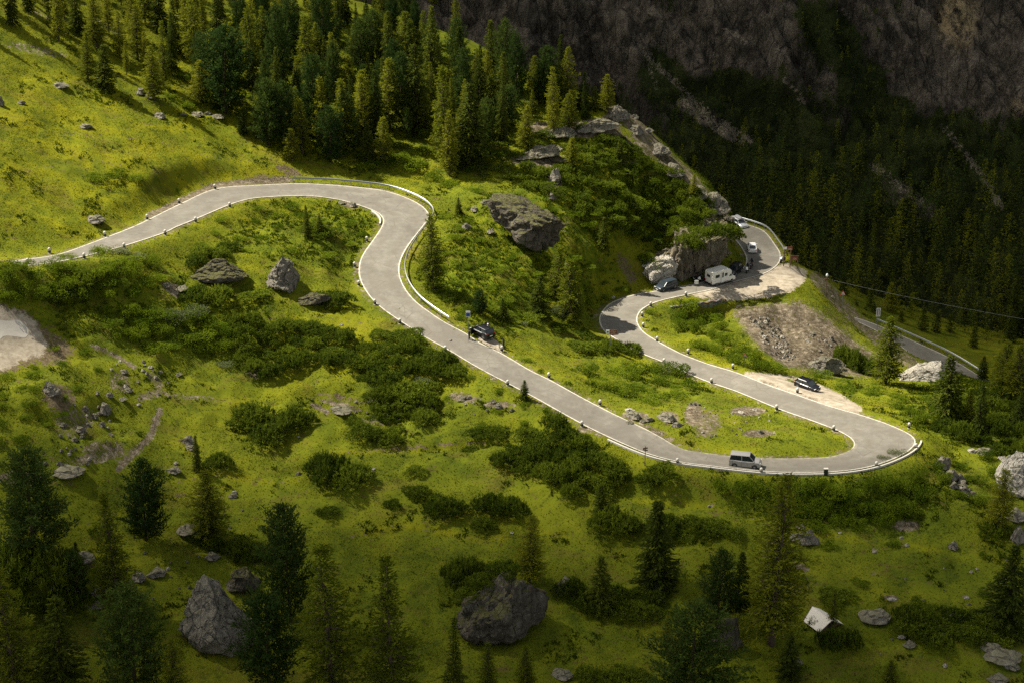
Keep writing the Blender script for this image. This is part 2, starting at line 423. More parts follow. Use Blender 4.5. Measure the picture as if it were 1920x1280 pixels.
class NT:
    """short node writing"""
    def __init__(s, name):
        s.mat = bpy.data.materials.new(name); s.mat.use_nodes = True; s.t = s.mat.node_tree; s.t.nodes.clear()
        s.out = s.n('ShaderNodeOutputMaterial')
    def n(s, t, **kw):
        nd = s.t.nodes.new(t)
        for k, v in kw.items(): setattr(nd, k, v)
        return nd
    def put(s, inp, v):
        if hasattr(v, 'is_linked') or hasattr(v, 'links'): s.t.links.new(v, inp)
        else: inp.default_value = v
    def pos(s): return s.n('ShaderNodeNewGeometry').outputs['Position']
    def obj(s): return s.n('ShaderNodeTexCoord').outputs['Object']
    def attr(s, a): return s.n('ShaderNodeAttribute', attribute_name=a).outputs['Fac']
    def noise(s, co, scale, detail=3, rough=.55, dist=0):
        nd = s.n('ShaderNodeTexNoise'); s.put(nd.inputs['Vector'], co)
        nd.inputs['Scale'].default_value = scale; nd.inputs['Detail'].default_value = detail; nd.inputs['Roughness'].default_value = rough; nd.inputs['Distortion'].default_value = dist
        return nd.outputs['Fac']
    def voro(s, co, scale, out='Distance', feature='F1'):
        nd = s.n('ShaderNodeTexVoronoi', feature=feature); s.put(nd.inputs['Vector'], co); nd.inputs['Scale'].default_value = scale
        return nd.outputs[out]
    def mapv(s, co, sc, rot=(0, 0, 0)):
        nd = s.n('ShaderNodeMapping'); s.put(nd.inputs[0], co); nd.inputs['Scale'].default_value = sc; nd.inputs['Rotation'].default_value = rot
        return nd.outputs[0]
    def math(s, op, a, b=0.0, c=None):
        nd = s.n('ShaderNodeMath', operation=op); s.put(nd.inputs[0], a); s.put(nd.inputs[1], b)
        if c is not None: s.put(nd.inputs[2], c)
        return nd.outputs[0]
    def rng(s, v, a, b, c=0.0, d=1.0):
        nd = s.n('ShaderNodeMapRange'); nd.interpolation_type = 'SMOOTHSTEP'
        s.put(nd.inputs[0], v); nd.inputs[1].default_value = a; nd.inputs[2].default_value = b; nd.inputs[3].default_value = c; nd.inputs[4].default_value = d
        return nd.outputs[0]
    def mix(s, f, a, b, mode='MIX'):
        nd = s.n('ShaderNodeMix', data_type='RGBA', blend_type=mode)
        s.put(nd.inputs[0], f)
        for i, v in ((6, a), (7, b)):
            s.put(nd.inputs[i], (tuple(v) + (1,)) if isinstance(v, (tuple, list)) and len(v) == 3 else v)
        return nd.outputs[2]
    def ramp(s, f, stops):
        nd = s.n('ShaderNodeValToRGB'); s.put(nd.inputs[0], f); e = nd.color_ramp.elements
        while len(e) < len(stops): e.new(0.5)
        for el, (p, c) in zip(e, stops): el.position = p; el.color = tuple(c) + (1,)
        return nd.outputs[0]
    def bump(s, h, dist=.1, strength=1.0, normal=None):
        nd = s.n('ShaderNodeBump'); s.put(nd.inputs['Height'], h); nd.inputs['Distance'].default_value = dist; s.put(nd.inputs['Strength'], strength)
        if normal is not None: s.put(nd.inputs['Normal'], normal)
        return nd.outputs[0]
    def principled(s, color, rough=.9, normal=None, metal=0.0, spec=.2, coat=0.0):
        b = s.n('ShaderNodeBsdfPrincipled')
        s.put(b.inputs['Base Color'], (tuple(color) + (1,)) if isinstance(color, (tuple, list)) and len(color) == 3 else color)
        s.put(b.inputs['Roughness'], rough); b.inputs['Metallic'].default_value = metal; b.inputs['Specular IOR Level'].default_value = spec
        b.inputs['Coat Weight'].default_value = coat; b.inputs['Coat Roughness'].default_value = .05
        if normal is not None: s.put(b.inputs['Normal'], normal)
        s.t.links.new(b.outputs[0], s.out.inputs[0]); return b
def plain(name, color, rough=.6, metal=0.0, spec=.4, coat=0.0, vary=.12, scale=3.0):
    t = NT(name); n = t.noise(t.obj(), scale, 4)
    c = t.mix(t.math('MULTIPLY', n, vary * 2), color, tuple(x * .45 for x in color))
    t.principled(c, rough, None, metal, spec, coat); return t.mat

# ------------------------------------------------------------------ materials of the land
def grass_nodes(t, co):
    a = t.noise(co, .045, 3, .6); b = t.noise(co, .22, 4, .65, .6); c = t.noise(co, 1.1, 4, .7); d = t.noise(co, 5.5, 3, .7)
    dry = t.attr('dry'); lush = t.attr('lush')
    v = t.math('ADD', t.math('MULTIPLY', a, .40), t.math('ADD', t.math('MULTIPLY', b, .44), t.math('ADD', t.math('MULTIPLY', c, .30), t.math('MULTIPLY', d, .12))))
    g = t.ramp(v, [(.38, (.021, .032, .004)), (.52, (.061, .079, .006)), (.64, (.104, .120, .007)), (.80, (.158, .160, .009))])
    o = t.ramp(v, [(.42, (.070, .080, .004)), (.60, (.142, .142, .004)), (.78, (.195, .180, .006))])
    g = t.mix(t.math('MULTIPLY', dry, t.rng(b, .25, .75)), g, o)
    g = t.mix(t.math('MULTIPLY', lush, t.rng(c, .40, .60)), g, (.050, .078, .003))
    tu = t.noise(co, .55, 5, .72, .4)                                # darker sedge tussocks and mossy hollows
    g = t.mix(t.math('MULTIPLY', t.rng(tu, .54, .66), .62), g, (.030, .046, .006))
    ol = t.noise(t.mapv(co, (1, 1.6, 1)), .16, 5, .7, .5)            # olive-brown grazed patches
    g = t.mix(t.math('MULTIPLY', t.rng(ol, .53, .66), .50), g, (.105, .086, .016))
    return g, a, b, c, d
def build_ground_mats():
    t = NT('ground_grass'); co = t.pos()
    g, a, b, c, d = grass_nodes(t, co)
    br = t.rng(t.noise(t.mapv(co, (1, 1, 2.5)), .55, 5, .72), .60, .68)     # bare brown earth here and there
    g = t.mix(t.math('MULTIPLY', br, .75), g, (.085, .060, .024))
    gv = t.attr('gravel'); st = t.voro(co, 2.6, 'Color'); st2 = t.voro(co, 7.0, 'Distance'); ln = t.noise(co, 1.4, 6, .75)
    stone = t.ramp(ln, [(.34, (.036, .027, .016)), (.50, (.105, .083, .054)), (.68, (.27, .23, .165))])
    stone = t.mix(t.rng(st2, .15, .55, .35, 0), stone, (.10, .085, .06))
    gm = t.rng(t.math('ADD', gv, t.math('MULTIPLY', t.math('SUBTRACT', t.math('ADD', t.math('MULTIPLY', ln, .6), t.math('MULTIPLY', d, .4)), .5), 2.0)), .46, .62)
    col = t.mix(gm, g, stone)
    ea = t.attr('earth'); em = t.rng(t.math('ADD', ea, t.math('MULTIPLY', t.math('SUBTRACT', ln, .5), 1.6)), .45, .62)
    earth = t.ramp(t.noise(co, 3.2, 5, .7), [(.3, (.045, .034, .018)), (.5, (.105, .080, .045)), (.7, (.19, .15, .095))])
    col = t.mix(t.math('MULTIPLY', em, t.math('SUBTRACT', 1.0, gm)), col, earth)
    pa = t.attr('pale'); pm = t.rng(t.math('ADD', pa, t.math('MULTIPLY', t.math('SUBTRACT', t.noise(co, .9, 5, .7), .5), .9)), .42, .58)
    pale = t.ramp(t.noise(co, .8, 6, .72), [(.28, (.14, .112, .078)), (.50, (.26, .222, .165)), (.72, (.38, .335, .26))])
    col = t.mix(pm, col, pale)
    h = t.math('ADD', t.math('MULTIPLY', c, .55), t.math('ADD', t.math('MULTIPLY', d, .30), t.math('MULTIPLY', t.noise(co, 14, 2, .6), .16)))
    hm = t.math('ADD', t.math('MULTIPLY', h, t.math('SUBTRACT', 1.0, t.math('MULTIPLY', pm, .8))), t.math('MULTIPLY', t.math('MULTIPLY', st2, gm), -.25))
    t.principled(col, .95, t.bump(hm, .75, t.rng(t.noise(co, .13, 3, .6), .38, .62, .25, .95)), spec=.05)
    return t.mat
M_GROUND = build_ground_mats()
def build_grass_blade_mat():
    t = NT('grass_blades'); co = t.pos(); g, a, b, c, d = grass_nodes(t, co)
    g = t.mix(t.attr('tint'), g, t.mix(1.0, g, (1.35, 1.25, .9), 'MULTIPLY'))
    di = t.n('ShaderNodeBsdfDiffuse'); t.put(di.inputs[0], g); tr = t.n('ShaderNodeBsdfTranslucent'); t.put(tr.inputs[0], g)
    mx = t.n('ShaderNodeMixShader'); mx.inputs[0].default_value = .35; t.t.links.new(di.outputs[0], mx.inputs[1]); t.t.links.new(tr.outputs[0], mx.inputs[2])
    t.t.links.new(mx.outputs[0], t.out.inputs[0]); return t.mat
M_BLADE = build_grass_blade_mat()
def build_asphalt():
    t = NT('asphalt'); co = t.pos(); n1 = t.noise(co, .16, 4, .6, .8); n2 = t.noise(co, 1.3, 5, .65); n3 = t.noise(co, 16, 2, .6)
    tr = t.attr('track'); ed = t.attr('edge')
    base = t.ramp(t.math('ADD', t.math('MULTIPLY', n1, .5), t.math('ADD', t.math('MULTIPLY', n2, .35), t.math('MULTIPLY', n3, .18))), [(.36, (.100, .092, .075)), (.52, (.145, .134, .110)), (.68, (.195, .180, .149))])
    base = t.mix(t.math('MULTIPLY', tr, t.rng(t.noise(co, .5, 4, .6), .35, .65, .1, .6)), base, (.115, .100, .078))
    pt = t.rng(t.noise(co, .11, 3, .5, 1.5), .56, .58)
    base = t.mix(t.math('MULTIPLY', pt, .45), base, (.125, .112, .092))
    cr = t.voro(t.mapv(co, (1, 1, 1)), .32, 'Distance', 'DISTANCE_TO_EDGE')
    base = t.mix(t.math('MULTIPLY', t.rng(cr, .0, .02, 1, 0), t.rng(n1, .45, .6, 0, .55)), base, (.075, .067, .054))
    base = t.mix(t.math('MULTIPLY', ed, t.rng(n2, .40, .62)), base, (.30, .26, .19))
    t.principled(base, .9, t.bump(n3, .015), spec=.15); return t.mat
M_ASPHALT = build_asphalt()
def build_paint():
    t = NT('road_paint'); co = t.pos(); n = t.noise(co, 1.8, 6, .75)
    t.principled(t.mix(t.rng(n, .50, .66, .05, .9), (.52, .49, .42), (.20, .18, .14)), .75, spec=.2); return t.mat
M_PAINT = build_paint()
def rock_mat(name, tones, moss=.5, crack=(.05, .045, .04), sc=1.0, stretch=(1, 1, .6)):
    t = NT(name); co = t.obj(); w = t.pos()
    n1 = t.noise(co, .35 * sc, 6, .68, .5); n2 = t.noise(t.mapv(co, stretch), 1.7 * sc, 7, .74, .3); n3 = t.noise(co, 7 * sc, 4, .7)
    v = t.math('ADD', t.math('MULTIPLY', n1, .35), t.math('ADD', t.math('MULTIPLY', n2, .45), t.math('MULTIPLY', n3, .2)))
    c = t.ramp(v, [(.36, tones[0]), (.50, tones[1]), (.64, tones[2])])
    ck = t.voro(t.mapv(t.mix(.12, co, t.n('ShaderNodeTexNoise').outputs['Color']), stretch), 1.1 * sc, 'Distance', 'DISTANCE_TO_EDGE')
    ckm = t.math('MULTIPLY', t.rng(ck, .0, .07, 1, 0), t.rng(n2, .42, .6))
    c = t.mix(t.math('MULTIPLY', ckm, .8), c, crack)
    lich = t.rng(t.noise(co, 2.6 * sc, 6, .8), .60, .66); c = t.mix(t.math('MULTIPLY', lich, .5), c, (.42, .40, .34))
    nz = t.n('ShaderNodeSeparateXYZ'); t.put(nz.inputs[0], t.n('ShaderNodeNewGeometry').outputs['Normal'])
    mm = t.math('MULTIPLY', t.rng(t.math('ADD', nz.outputs[2], t.math('MULTIPLY', t.math('SUBTRACT', n1, .5), 1.3)), .55, .85), moss)
    c = t.mix(mm, c, t.mix(n3, (.05, .062, .006), (.12, .115, .012)))
    h = t.math('ADD', t.math('MULTIPLY', n2, .8), t.math('ADD', t.math('MULTIPLY', n3, .3), t.math('MULTIPLY', ckm, -.5)))
    t.principled(c, .92, t.bump(h, .55), spec=.12); return t.mat
M_ROCK = rock_mat('grey_rock', [(.085, .075, .060), (.20, .18, .145), (.34, .31, .255)], .35)
M_ROCK_DARK = rock_mat('dark_rock', [(.030, .026, .020), (.085, .074, .056), (.19, .17, .135)], .55, sc=.8, stretch=(1, 1, .45))
M_ROCK_PALE = rock_mat('pale_rock', [(.22, .20, .165), (.42, .385, .32), (.60, .56, .48)], .10)
M_ROCK_CLIFF = rock_mat('cliff_rock', [(.05, .042, .030), (.13, .11, .08), (.26, .225, .17)], .4, sc=.7, stretch=(1, 1, .28))
def build_mountain():
    t = NT('mountain_rock'); co = t.pos()
    mp = t.mapv(co, (1.0, .55, .40), (0, .62, 0))                     # joints and flutes dip down to the right
    n1 = t.noise(mp, .085, 8, .72, .8); n2 = t.noise(mp, .50, 8, .80, .5); n3 = t.noise(co, 1.9, 6, .80)
    v = t.math('ADD', t.math('MULTIPLY', n1, .34), t.math('ADD', t.math('MULTIPLY', n2, .42), t.math('MULTIPLY', n3, .26)))
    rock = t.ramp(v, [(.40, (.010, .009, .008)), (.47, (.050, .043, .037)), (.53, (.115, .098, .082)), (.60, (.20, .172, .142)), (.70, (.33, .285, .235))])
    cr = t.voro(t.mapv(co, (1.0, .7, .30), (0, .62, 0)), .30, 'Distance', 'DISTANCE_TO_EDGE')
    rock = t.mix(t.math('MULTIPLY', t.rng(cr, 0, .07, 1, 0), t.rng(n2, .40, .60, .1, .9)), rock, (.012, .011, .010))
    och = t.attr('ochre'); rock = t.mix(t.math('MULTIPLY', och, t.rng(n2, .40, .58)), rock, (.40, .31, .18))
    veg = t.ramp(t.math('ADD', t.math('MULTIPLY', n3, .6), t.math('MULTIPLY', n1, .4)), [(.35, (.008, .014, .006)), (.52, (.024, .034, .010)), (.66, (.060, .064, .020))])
    vm = t.rng(t.math('ADD', t.attr('veg'), t.math('MULTIPLY', t.math('SUBTRACT', t.math('ADD', t.math('MULTIPLY', n1, .45), t.math('ADD', t.math('MULTIPLY', n2, .45), t.math('MULTIPLY', n3, .25))), .57), 3.4)), .44, .56)
    col = t.mix(vm, rock, veg)
    sc_ = t.attr('scree'); scm = t.rng(t.math('ADD', sc_, t.math('MULTIPLY', t.math('SUBTRACT', t.math('ADD', t.math('MULTIPLY', n2, .5), t.math('MULTIPLY', n3, .5)), .5), 2.4)), .45, .62)
    col = t.mix(scm, col, t.ramp(n3, [(.3, (.09, .076, .06)), (.7, (.27, .235, .19))]))
    col = t.mix(1.0, col, (1.22, 1.20, 1.10), 'MULTIPLY')
    t.principled(col, .95, t.bump(t.math('ADD', n2, t.math('ADD', t.math('MULTIPLY', n3, .5), t.math('MULTIPLY', cr, .6))), 2.6), spec=.05); return t.mat
M_MOUNT = build_mountain()

# ------------------------------------------------------------------ the ground sheet
u, v = UU, VV
dn = fbm(XX / 28 + 3, YY / 28, 3)
dry = np.clip(.42 - .55 * sstep(620, 900, v) + .5 * dn + .75 * ell(u, v, 170, 270, 420, 190) + .25 * ell(u, v, 40, 420, 250, 60), 0, 1)
dry = np.maximum(dry, .55 * (1 - sstep(.5, 4.5, RDIST)))
lush = np.clip(.15 + .9 * ell(u, v, 970, 500, 200, 140) + .6 * ell(u, v, 600, 430, 170, 90) + .8 * ell(u, v, 1600, 930, 260, 70) + .6 * ell(u, v, 300, 600, 330, 70) + .9 * ell(u, v, 1830, 760, 160, 90) + .9 * ell(u, v, 1180, 350, 260, 110) + .6 * ell(u, v, 700, 150, 500, 170), 0, 1)
gravel = np.zeros(u.shape); earth = np.zeros(u.shape); pale = np.zeros(u.shape)
def mx(dst, src, k=1.0): np.maximum(dst, k * src, out=dst)
mx(pale, poly_soft(u, v, LAYBY_UP, 20), .72); mx(pale, poly_soft(u, v, LAYBY_LOW, 16), .76); mx(pale, poly_soft(u, v, [(-60,575),(0,590),(35,600),(62,626),(70,650),(30,662),(0,680),(-60,690)], 45), .72); mx(earth, poly_soft(u, v, GRAVEL_LEFT, 30), .7)
mx(pale, line_soft(u, v, [(905,633),(918,640),(938,652)], 5, 12))
mx(gravel, poly_soft(u, v, [(1390,588),(1440,585),(1500,580),(1545,610),(1600,655),(1660,690),(1560,690),(1500,676),(1430,640)], 38), .74)
mx(gravel, poly_soft(u, v, [(1395,585),(1430,590),(1470,640),(1500,680),(1475,685),(1430,650)], 10), 1.0)
mx(gravel, line_soft(u, v, [(1530,520),(1580,575),(1640,630),(1720,690)], 6, 26), .62)
for run, a, b, k in [([(300,770),(290,795),(284,815),(262,838),(238,862),(222,880)], 1, 16, .80), ([(285,705),(300,720),(292,738),(262,745)], 5, 16, .6), ([(175,648),(215,665),(255,690)], 2, 8, .75), ([(300,735),(330,742),(400,748)], 2, 12, .55)]:
    mx(gravel, line_soft(u, v, run, a, b), k)
for cx, cy, rx, ry, rot, k in [(195,845,70,28,0,.62),(140,790,60,45,0,.55),(225,715,30,30,0,.6),(40,895,60,20,0,.75),(170,860,70,16,-8,.6),(330,545,35,16,30,.75),(470,695,28,14,40,.75),(640,758,60,10,15,.7),(730,760,70,10,14,.65),(600,765,30,8,25,.8),(870,745,45,14,5,.65),(935,758,40,10,0,.75),(700,790,60,8,6,.55),
     (1190,778,32,10,0,.9),(1255,782,28,18,20,.7),(1300,775,22,30,10,.85),(1325,795,40,40,10,.62),(1402,770,45,12,0,.85),(1420,812,45,10,0,.75),(1240,845,90,10,10,.55),(1230,810,60,14,25,.6),(1090,805,16,10,0,.7),
     (1075,245,80,16,8,.85),(1130,235,50,12,12,.85),(1165,205,22,18,0,.95),(1150,250,60,14,30,.7),(1010,300,70,22,0,.75),(1040,345,20,40,0,.75),(1215,270,30,60,-50,.62),(1180,300,30,14,0,.55),(1245,500,45,30,0,.8),(1060,420,14,30,0,.4),
     (1700,985,36,14,0,.85),(1500,1062,24,8,15,.95),(1512,1085,5,25,-10,.6),(1672,1120,20,7,8,.9),(1635,1075,10,4,0,.9),(1640,1030,10,4,0,.9),(1810,1118,10,4,10,.9),(1330,945,12,5,0,.7),(960,760,20,6,0,.5),(655,385,24,8,20,.8),(350,420,60,6,-30,.6),(90,30,70,12,15,.5),(70,95,90,14,10,.5),(200,50,60,10,30,.5),(1760,755,18,6,15,.8),(1440,520,20,6,0,.2)]:
    mx(gravel, ell(u, v, cx, cy, rx, ry, rot), k)
mx(gravel, line_soft(u, v, [(1150,205),(1195,238),(1240,290),(1290,335),(1335,385),(1372,425)], 6, 30), .66); mx(gravel, line_soft(u, v, [(1000,240),(1070,238),(1130,232),(1165,205)], 4, 20), .75)
for run in ([(560,858),(640,848),(740,846),(860,836),(960,826)], [(300,905),(420,890),(520,905),(640,890)], [(0,1010),(150,985),(320,930),(430,912)], [(1180,940),(1330,948),(1460,985),(1600,1010),(1760,1030)], [(640,1010),(760,985),(900,1010),(1060,1000)], [(120,250),(280,262),(420,300),(520,300)], [(0,330),(160,300),(330,330)], [(480,600),(600,592),(700,610)]):
    tk = line_soft(u, v, run, 2, 9); np.maximum(dry, .9 * tk, out=dry); mx(earth, tk, .40)
mx(gravel, (1 - sstep(.5, 1.7, RDIST)) * (RDIST > .2), .55)
mx(gravel, line_soft(u, v, [(282,404),(340,377),(403,348),(470,341),(545,337)], 3, 12), .72)
for cx, cy, rx, ry, rot, k in [(110,745,45,35,25,.75),(70,860,90,25,0,.4),(500,335,40,12,0,.6),(380,345,50,12,-20,.4),(540,320,40,14,20,.6),(1175,505,18,50,-30,.6),(1210,590,20,40,0,.4),(1080,690,30,10,30,.4),(640,745,70,10,12,.6),(810,835,180,6,-4,.6),(1250,490,50,40,0,.3),(1560,620,80,60,35,.45),(640,40,60,30,0,.3),(1120,1160,40,10,0,.2),(340,925,30,8,-12,.5),(130,905,30,6,0,.5),(1000,420,20,14,0,.3),(225,420,30,10,0,.2),(160,1055,40,14,20,.5),(1030,560,40,8,20,.35),(320,545,40,20,30,.5)]:
    mx(earth, ell(u, v, cx, cy, rx, ry, rot), k)
ny, nx = XX.shape
idx = np.arange(ny * nx).reshape(ny, nx)
quads = np.stack([idx[:-1, :-1], idx[:-1, 1:], idx[1:, 1:], idx[1:, :-1]], -1).reshape(-1, 4)
gme = mesh_np('ground', np.stack([XX, YY, H], -1).reshape(-1, 3), quads, M_GROUND, attrs=dict(dry=dry, lush=lush, gravel=gravel, earth=earth, pale=pale), smooth=True)
tag(link('ground', gme), kind='structure')
GRAV = np.maximum(np.maximum(gravel, pale), earth)

# ------------------------------------------------------------------ roads, painted lines
def strip(name, A, B, up, mat, n=9, kind='structure'):
    t = np.linspace(0, 1, n); m = len(A)
    V = A[:, None] * (1 - t)[None, :, None] + B[:, None] * t[None, :, None]; V[..., 2] += up
    i = np.arange(m * n).reshape(m, n)
    q = np.stack([i[:-1, :-1], i[1:, :-1], i[1:, 1:], i[:-1, 1:]], -1).reshape(-1, 4)
    nrm = np.cross(V[1, 0] - V[0, 0], V[0, 1] - V[0, 0])
    if nrm[2] < 0: q = q[:, ::-1]
    w = np.exp(-((t - .27) / .09) ** 2) + np.exp(-((t - .73) / .09) ** 2); e = np.maximum(1 - t / .08, 1 - (1 - t) / .08).clip(0, 1)
    me = mesh_np(name, V.reshape(-1, 3), q, mat, attrs=dict(track=np.tile(w, m), edge=np.tile(e, m)), smooth=True)
    o = link(name, me); return tag(o, kind=kind) if kind else o
def offset(A, toward, d):
    e = toward - A; e[:, 2] = 0; L = np.maximum(np.linalg.norm(e, axis=1, keepdims=True), 1e-6)
    return A + e / L * d
for nm, A, B in (('road', RL, RR), ('lower_road', LL, LR)):
    strip(nm, A, B, 0.0, M_ASPHALT, 13)
    for a, b in ((A, B), (B, A)):
        strip('road_marking', offset(a.copy(), b, .10), offset(a.copy(), b, .22), .008, M_PAINT, 2)

# ------------------------------------------------------------------ the dark mountain beyond the valley
MX = axis(-90, 190, 0.9, -420, 420); MS = np.concatenate([np.arange(0, 150, 0.9), 150 + np.cumsum(np.linspace(1, 8, 40))])
mxx, mss = np.meshgrid(MX, MS)
_th = R(24) + R(14) * sstep(20, 60, mss) + R(20) * sstep(62, 95, mss + 10 * fbm(mxx / 45, mss * 0 + 2.2, 2))
_ds = np.gradient(MS)[:, None]
myy = 372 - 0.22 * (mxx - 60) + np.cumsum(np.cos(_th) * _ds, 0)
mzz = -72 + np.cumsum(np.sin(_th) * _ds, 0)
_rid = lambda a: 1 - np.abs(a) * 2
_dg = mxx * .78 + mss * .62; _dv = -mxx * .62 + mss * .78
mdisp = 5.0 * fbm(_dg / 38, _dv / 90 + 4, 3) + 3.4 * _rid(fbm(_dg / 13 + 9, _dv / 40, 3)) + 2.2 * _rid(fbm(_dg / 5.5, _dv / 17 + 3, 3)) + 1.2 * fbm(mxx / 4, mss / 7, 3) + .7 * fbm(mxx / 1.7, mss / 4.0, 3)
_a = _th
MVX, MVY, MVZ = mxx + .35 * mdisp, myy - np.sin(_a) * mdisp, mzz + np.cos(_a) * mdisp
MU, MV = project(np.stack([MVX, MVY, MVZ], -1))
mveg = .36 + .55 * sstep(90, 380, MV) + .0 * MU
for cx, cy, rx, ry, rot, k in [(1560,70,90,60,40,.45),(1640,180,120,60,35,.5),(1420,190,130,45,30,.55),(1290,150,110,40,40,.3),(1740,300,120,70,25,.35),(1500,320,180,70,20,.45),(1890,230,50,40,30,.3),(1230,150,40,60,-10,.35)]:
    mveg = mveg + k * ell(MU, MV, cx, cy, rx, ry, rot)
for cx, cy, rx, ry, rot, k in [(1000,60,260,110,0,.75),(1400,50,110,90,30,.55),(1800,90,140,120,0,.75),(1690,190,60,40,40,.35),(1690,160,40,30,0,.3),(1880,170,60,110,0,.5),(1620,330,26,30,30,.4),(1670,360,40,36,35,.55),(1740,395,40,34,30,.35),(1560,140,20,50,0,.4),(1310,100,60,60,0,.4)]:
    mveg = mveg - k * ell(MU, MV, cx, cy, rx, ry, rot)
mscree = np.zeros(MU.shape); moch = np.zeros(MU.shape)
for run, a, b, k in [([(1190,75),(1240,130),(1300,185),(1345,225),(1410,265)], 4, 14, .56), ([(1190,75),(1215,110),(1230,165)], 4, 12, .5), ([(1466,146),(1490,170),(1508,192)], 3, 9, .75), ([(1765,235),(1800,275),(1835,320),(1880,392)], 4, 14, .6), ([(1280,195),(1340,235),(1390,262)], 8, 24, .6), ([(1360,55),(1400,80)], 3, 9, .6), ([(1640,310),(1690,350),(1750,400)], 6, 22, .5), ([(1575,20),(1592,30)], 3, 8, .7)]:
    mscree = np.maximum(mscree, k * line_soft(MU, MV, run, a, b))
moch = np.maximum(ell(MU, MV, 1795, 40, 45, 60), .6 * ell(MU, MV, 1905, 205, 20, 24)) * .8
_n = mxx.shape; _i = np.arange(_n[0] * _n[1]).reshape(_n)
_q = np.stack([_i[:-1, :-1], _i[:-1, 1:], _i[1:, 1:], _i[1:, :-1]], -1).reshape(-1, 4)
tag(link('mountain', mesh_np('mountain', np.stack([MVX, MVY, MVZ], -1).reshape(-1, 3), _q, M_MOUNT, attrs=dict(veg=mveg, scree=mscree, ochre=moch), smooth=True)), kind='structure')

# ------------------------------------------------------------------ clouds : unseen sheet added overhead, shaped to shade valley, cliff and near meadow
def shade_map(u, v):
    wav = 40 * gnoise(u / 260.0 + 3, v / 260.0) + 18 * gnoise(u / 90.0, v / 90.0 + 5)
    s = .94 * sstep(750, 1040, v + wav * .8 + 70 * sstep(500, 0, u))
    s = np.maximum(s, .42 * sstep(560, 760, v + wav * 1.3) * sstep(1050, 700, u))
    s = np.maximum(s, .42 * sstep(200, 0, v + wav) * sstep(-200, 360, u))                      # high forest
    e = sstep(-60, 120, (u - 880) * .45 - (v - 120) * .55 + wav)                                # behind the rocky knoll
    s = np.maximum(s, .62 * e * sstep(480, 260, v + wav * .5))
    s = np.maximum(s, .72 * line_soft(u, v, [(1190,215),(1250,285),(1310,345),(1360,405)], 14, 50))
    val = sstep(0, 70, (u - 1500) * .62 - (v - 520) * .78 + wav * .3)                           # the valley beyond the crest
    s = np.maximum(s, (.91 * val))
    s = np.maximum(s, .45 * ell(u, v, 1440, 430, 70, 60))
    s = np.maximum(s, .30 * ell(u, v, 60, 830, 170, 130))
    return np.clip(s, 0, .99)
CLZ = 1500.0
cgx = np.arange(-420, 421, 6.0); cgy = np.arange(60, 760, 6.0)
cX, cY = np.meshgrid(cgx, cgy)
cz = np.where(cY > 365, -45 + (cY - 365) * .35, hz(cX, cY))
cu, cv = project(np.stack([cX, cY, cz], -1))
cs = shade_map(cu, cv)
cs = np.maximum(cs, .91 * sstep(362, 385, cY + .15 * (cX - 60)))
cs = np.maximum(cs, .90 * sstep(277, 289, cY + 1.4 * (cX - 76)) * sstep(40, 52, cX))
k_ = (CLZ - cz) / SUN_DIR.z
cx3, cy3 = cX + SUN_DIR.x * k_, cY + SUN_DIR.y * k_
cov = 1 - np.sqrt(1 - cs)
def build_shade_mask_mat():
    t = NT('shade_mask_film'); tr = t.n('ShaderNodeBsdfTransparent'); d = t.n('ShaderNodeBsdfDiffuse'); d.inputs[0].default_value = (.8, .8, .8, 1)
    m = t.n('ShaderNodeMixShader'); t.put(m.inputs[0], t.attr('cover')); t.t.links.new(tr.outputs[0], m.inputs[1]); t.t.links.new(d.outputs[0], m.inputs[2])
    t.t.links.new(m.outputs[0], t.out.inputs[0]); return t.mat
_n = cX.shape; _i = np.arange(_n[0] * _n[1]).reshape(_n)
_q = np.stack([_i[:-1, :-1], _i[:-1, 1:], _i[1:, 1:], _i[1:, :-1]], -1).reshape(-1, 4)
_V = np.concatenate([np.stack([cx3, cy3, CLZ - 12 * cov], -1).reshape(-1, 3), np.stack([cx3, cy3, CLZ + 4 + 70 * cov + 9 * fbm(cX / 60, cY / 60, 3) * cov], -1).reshape(-1, 3)])
_F = np.concatenate([_q[:, ::-1], _q + _n[0] * _n[1]])
tag(link('cloud_shade_mask', mesh_np('cloud_shade_mask', _V, _F, build_shade_mask_mat(), attrs=dict(cover=np.tile(cov.ravel(), 2)), smooth=True)), kind='stuff')

# ------------------------------------------------------------------ plants
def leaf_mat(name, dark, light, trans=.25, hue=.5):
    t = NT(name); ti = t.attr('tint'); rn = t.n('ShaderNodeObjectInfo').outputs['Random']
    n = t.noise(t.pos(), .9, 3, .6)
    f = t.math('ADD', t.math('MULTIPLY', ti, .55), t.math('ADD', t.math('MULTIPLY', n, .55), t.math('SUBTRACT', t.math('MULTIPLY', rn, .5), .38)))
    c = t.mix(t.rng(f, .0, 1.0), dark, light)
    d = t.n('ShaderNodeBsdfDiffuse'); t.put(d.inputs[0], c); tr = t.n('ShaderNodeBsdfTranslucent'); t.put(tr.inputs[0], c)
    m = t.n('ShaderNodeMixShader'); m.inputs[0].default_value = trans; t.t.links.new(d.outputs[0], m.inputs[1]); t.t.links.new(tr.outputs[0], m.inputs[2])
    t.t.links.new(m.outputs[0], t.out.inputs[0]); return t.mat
M_SPRUCE = leaf_mat('spruce_needles', (.026, .042, .008), (.105, .122, .014), .4)
M_PINE = leaf_mat('stone_pine_needles', (.020, .040, .010), (.078, .108, .018), .35)
M_LARCH = leaf_mat('larch_needles', (.085, .108, .009), (.235, .240, .018), .5)
M_MUGO = leaf_mat('mugo_needles', (.046, .072, .008), (.165, .205, .017), .4)
M_BUSH = leaf_mat('shrub_leaves', (.055, .090, .007), (.150, .195, .012), .45)
M_GREYBUSH = leaf_mat('willow_leaves', (.085, .105, .045), (.180, .200, .095), .4)
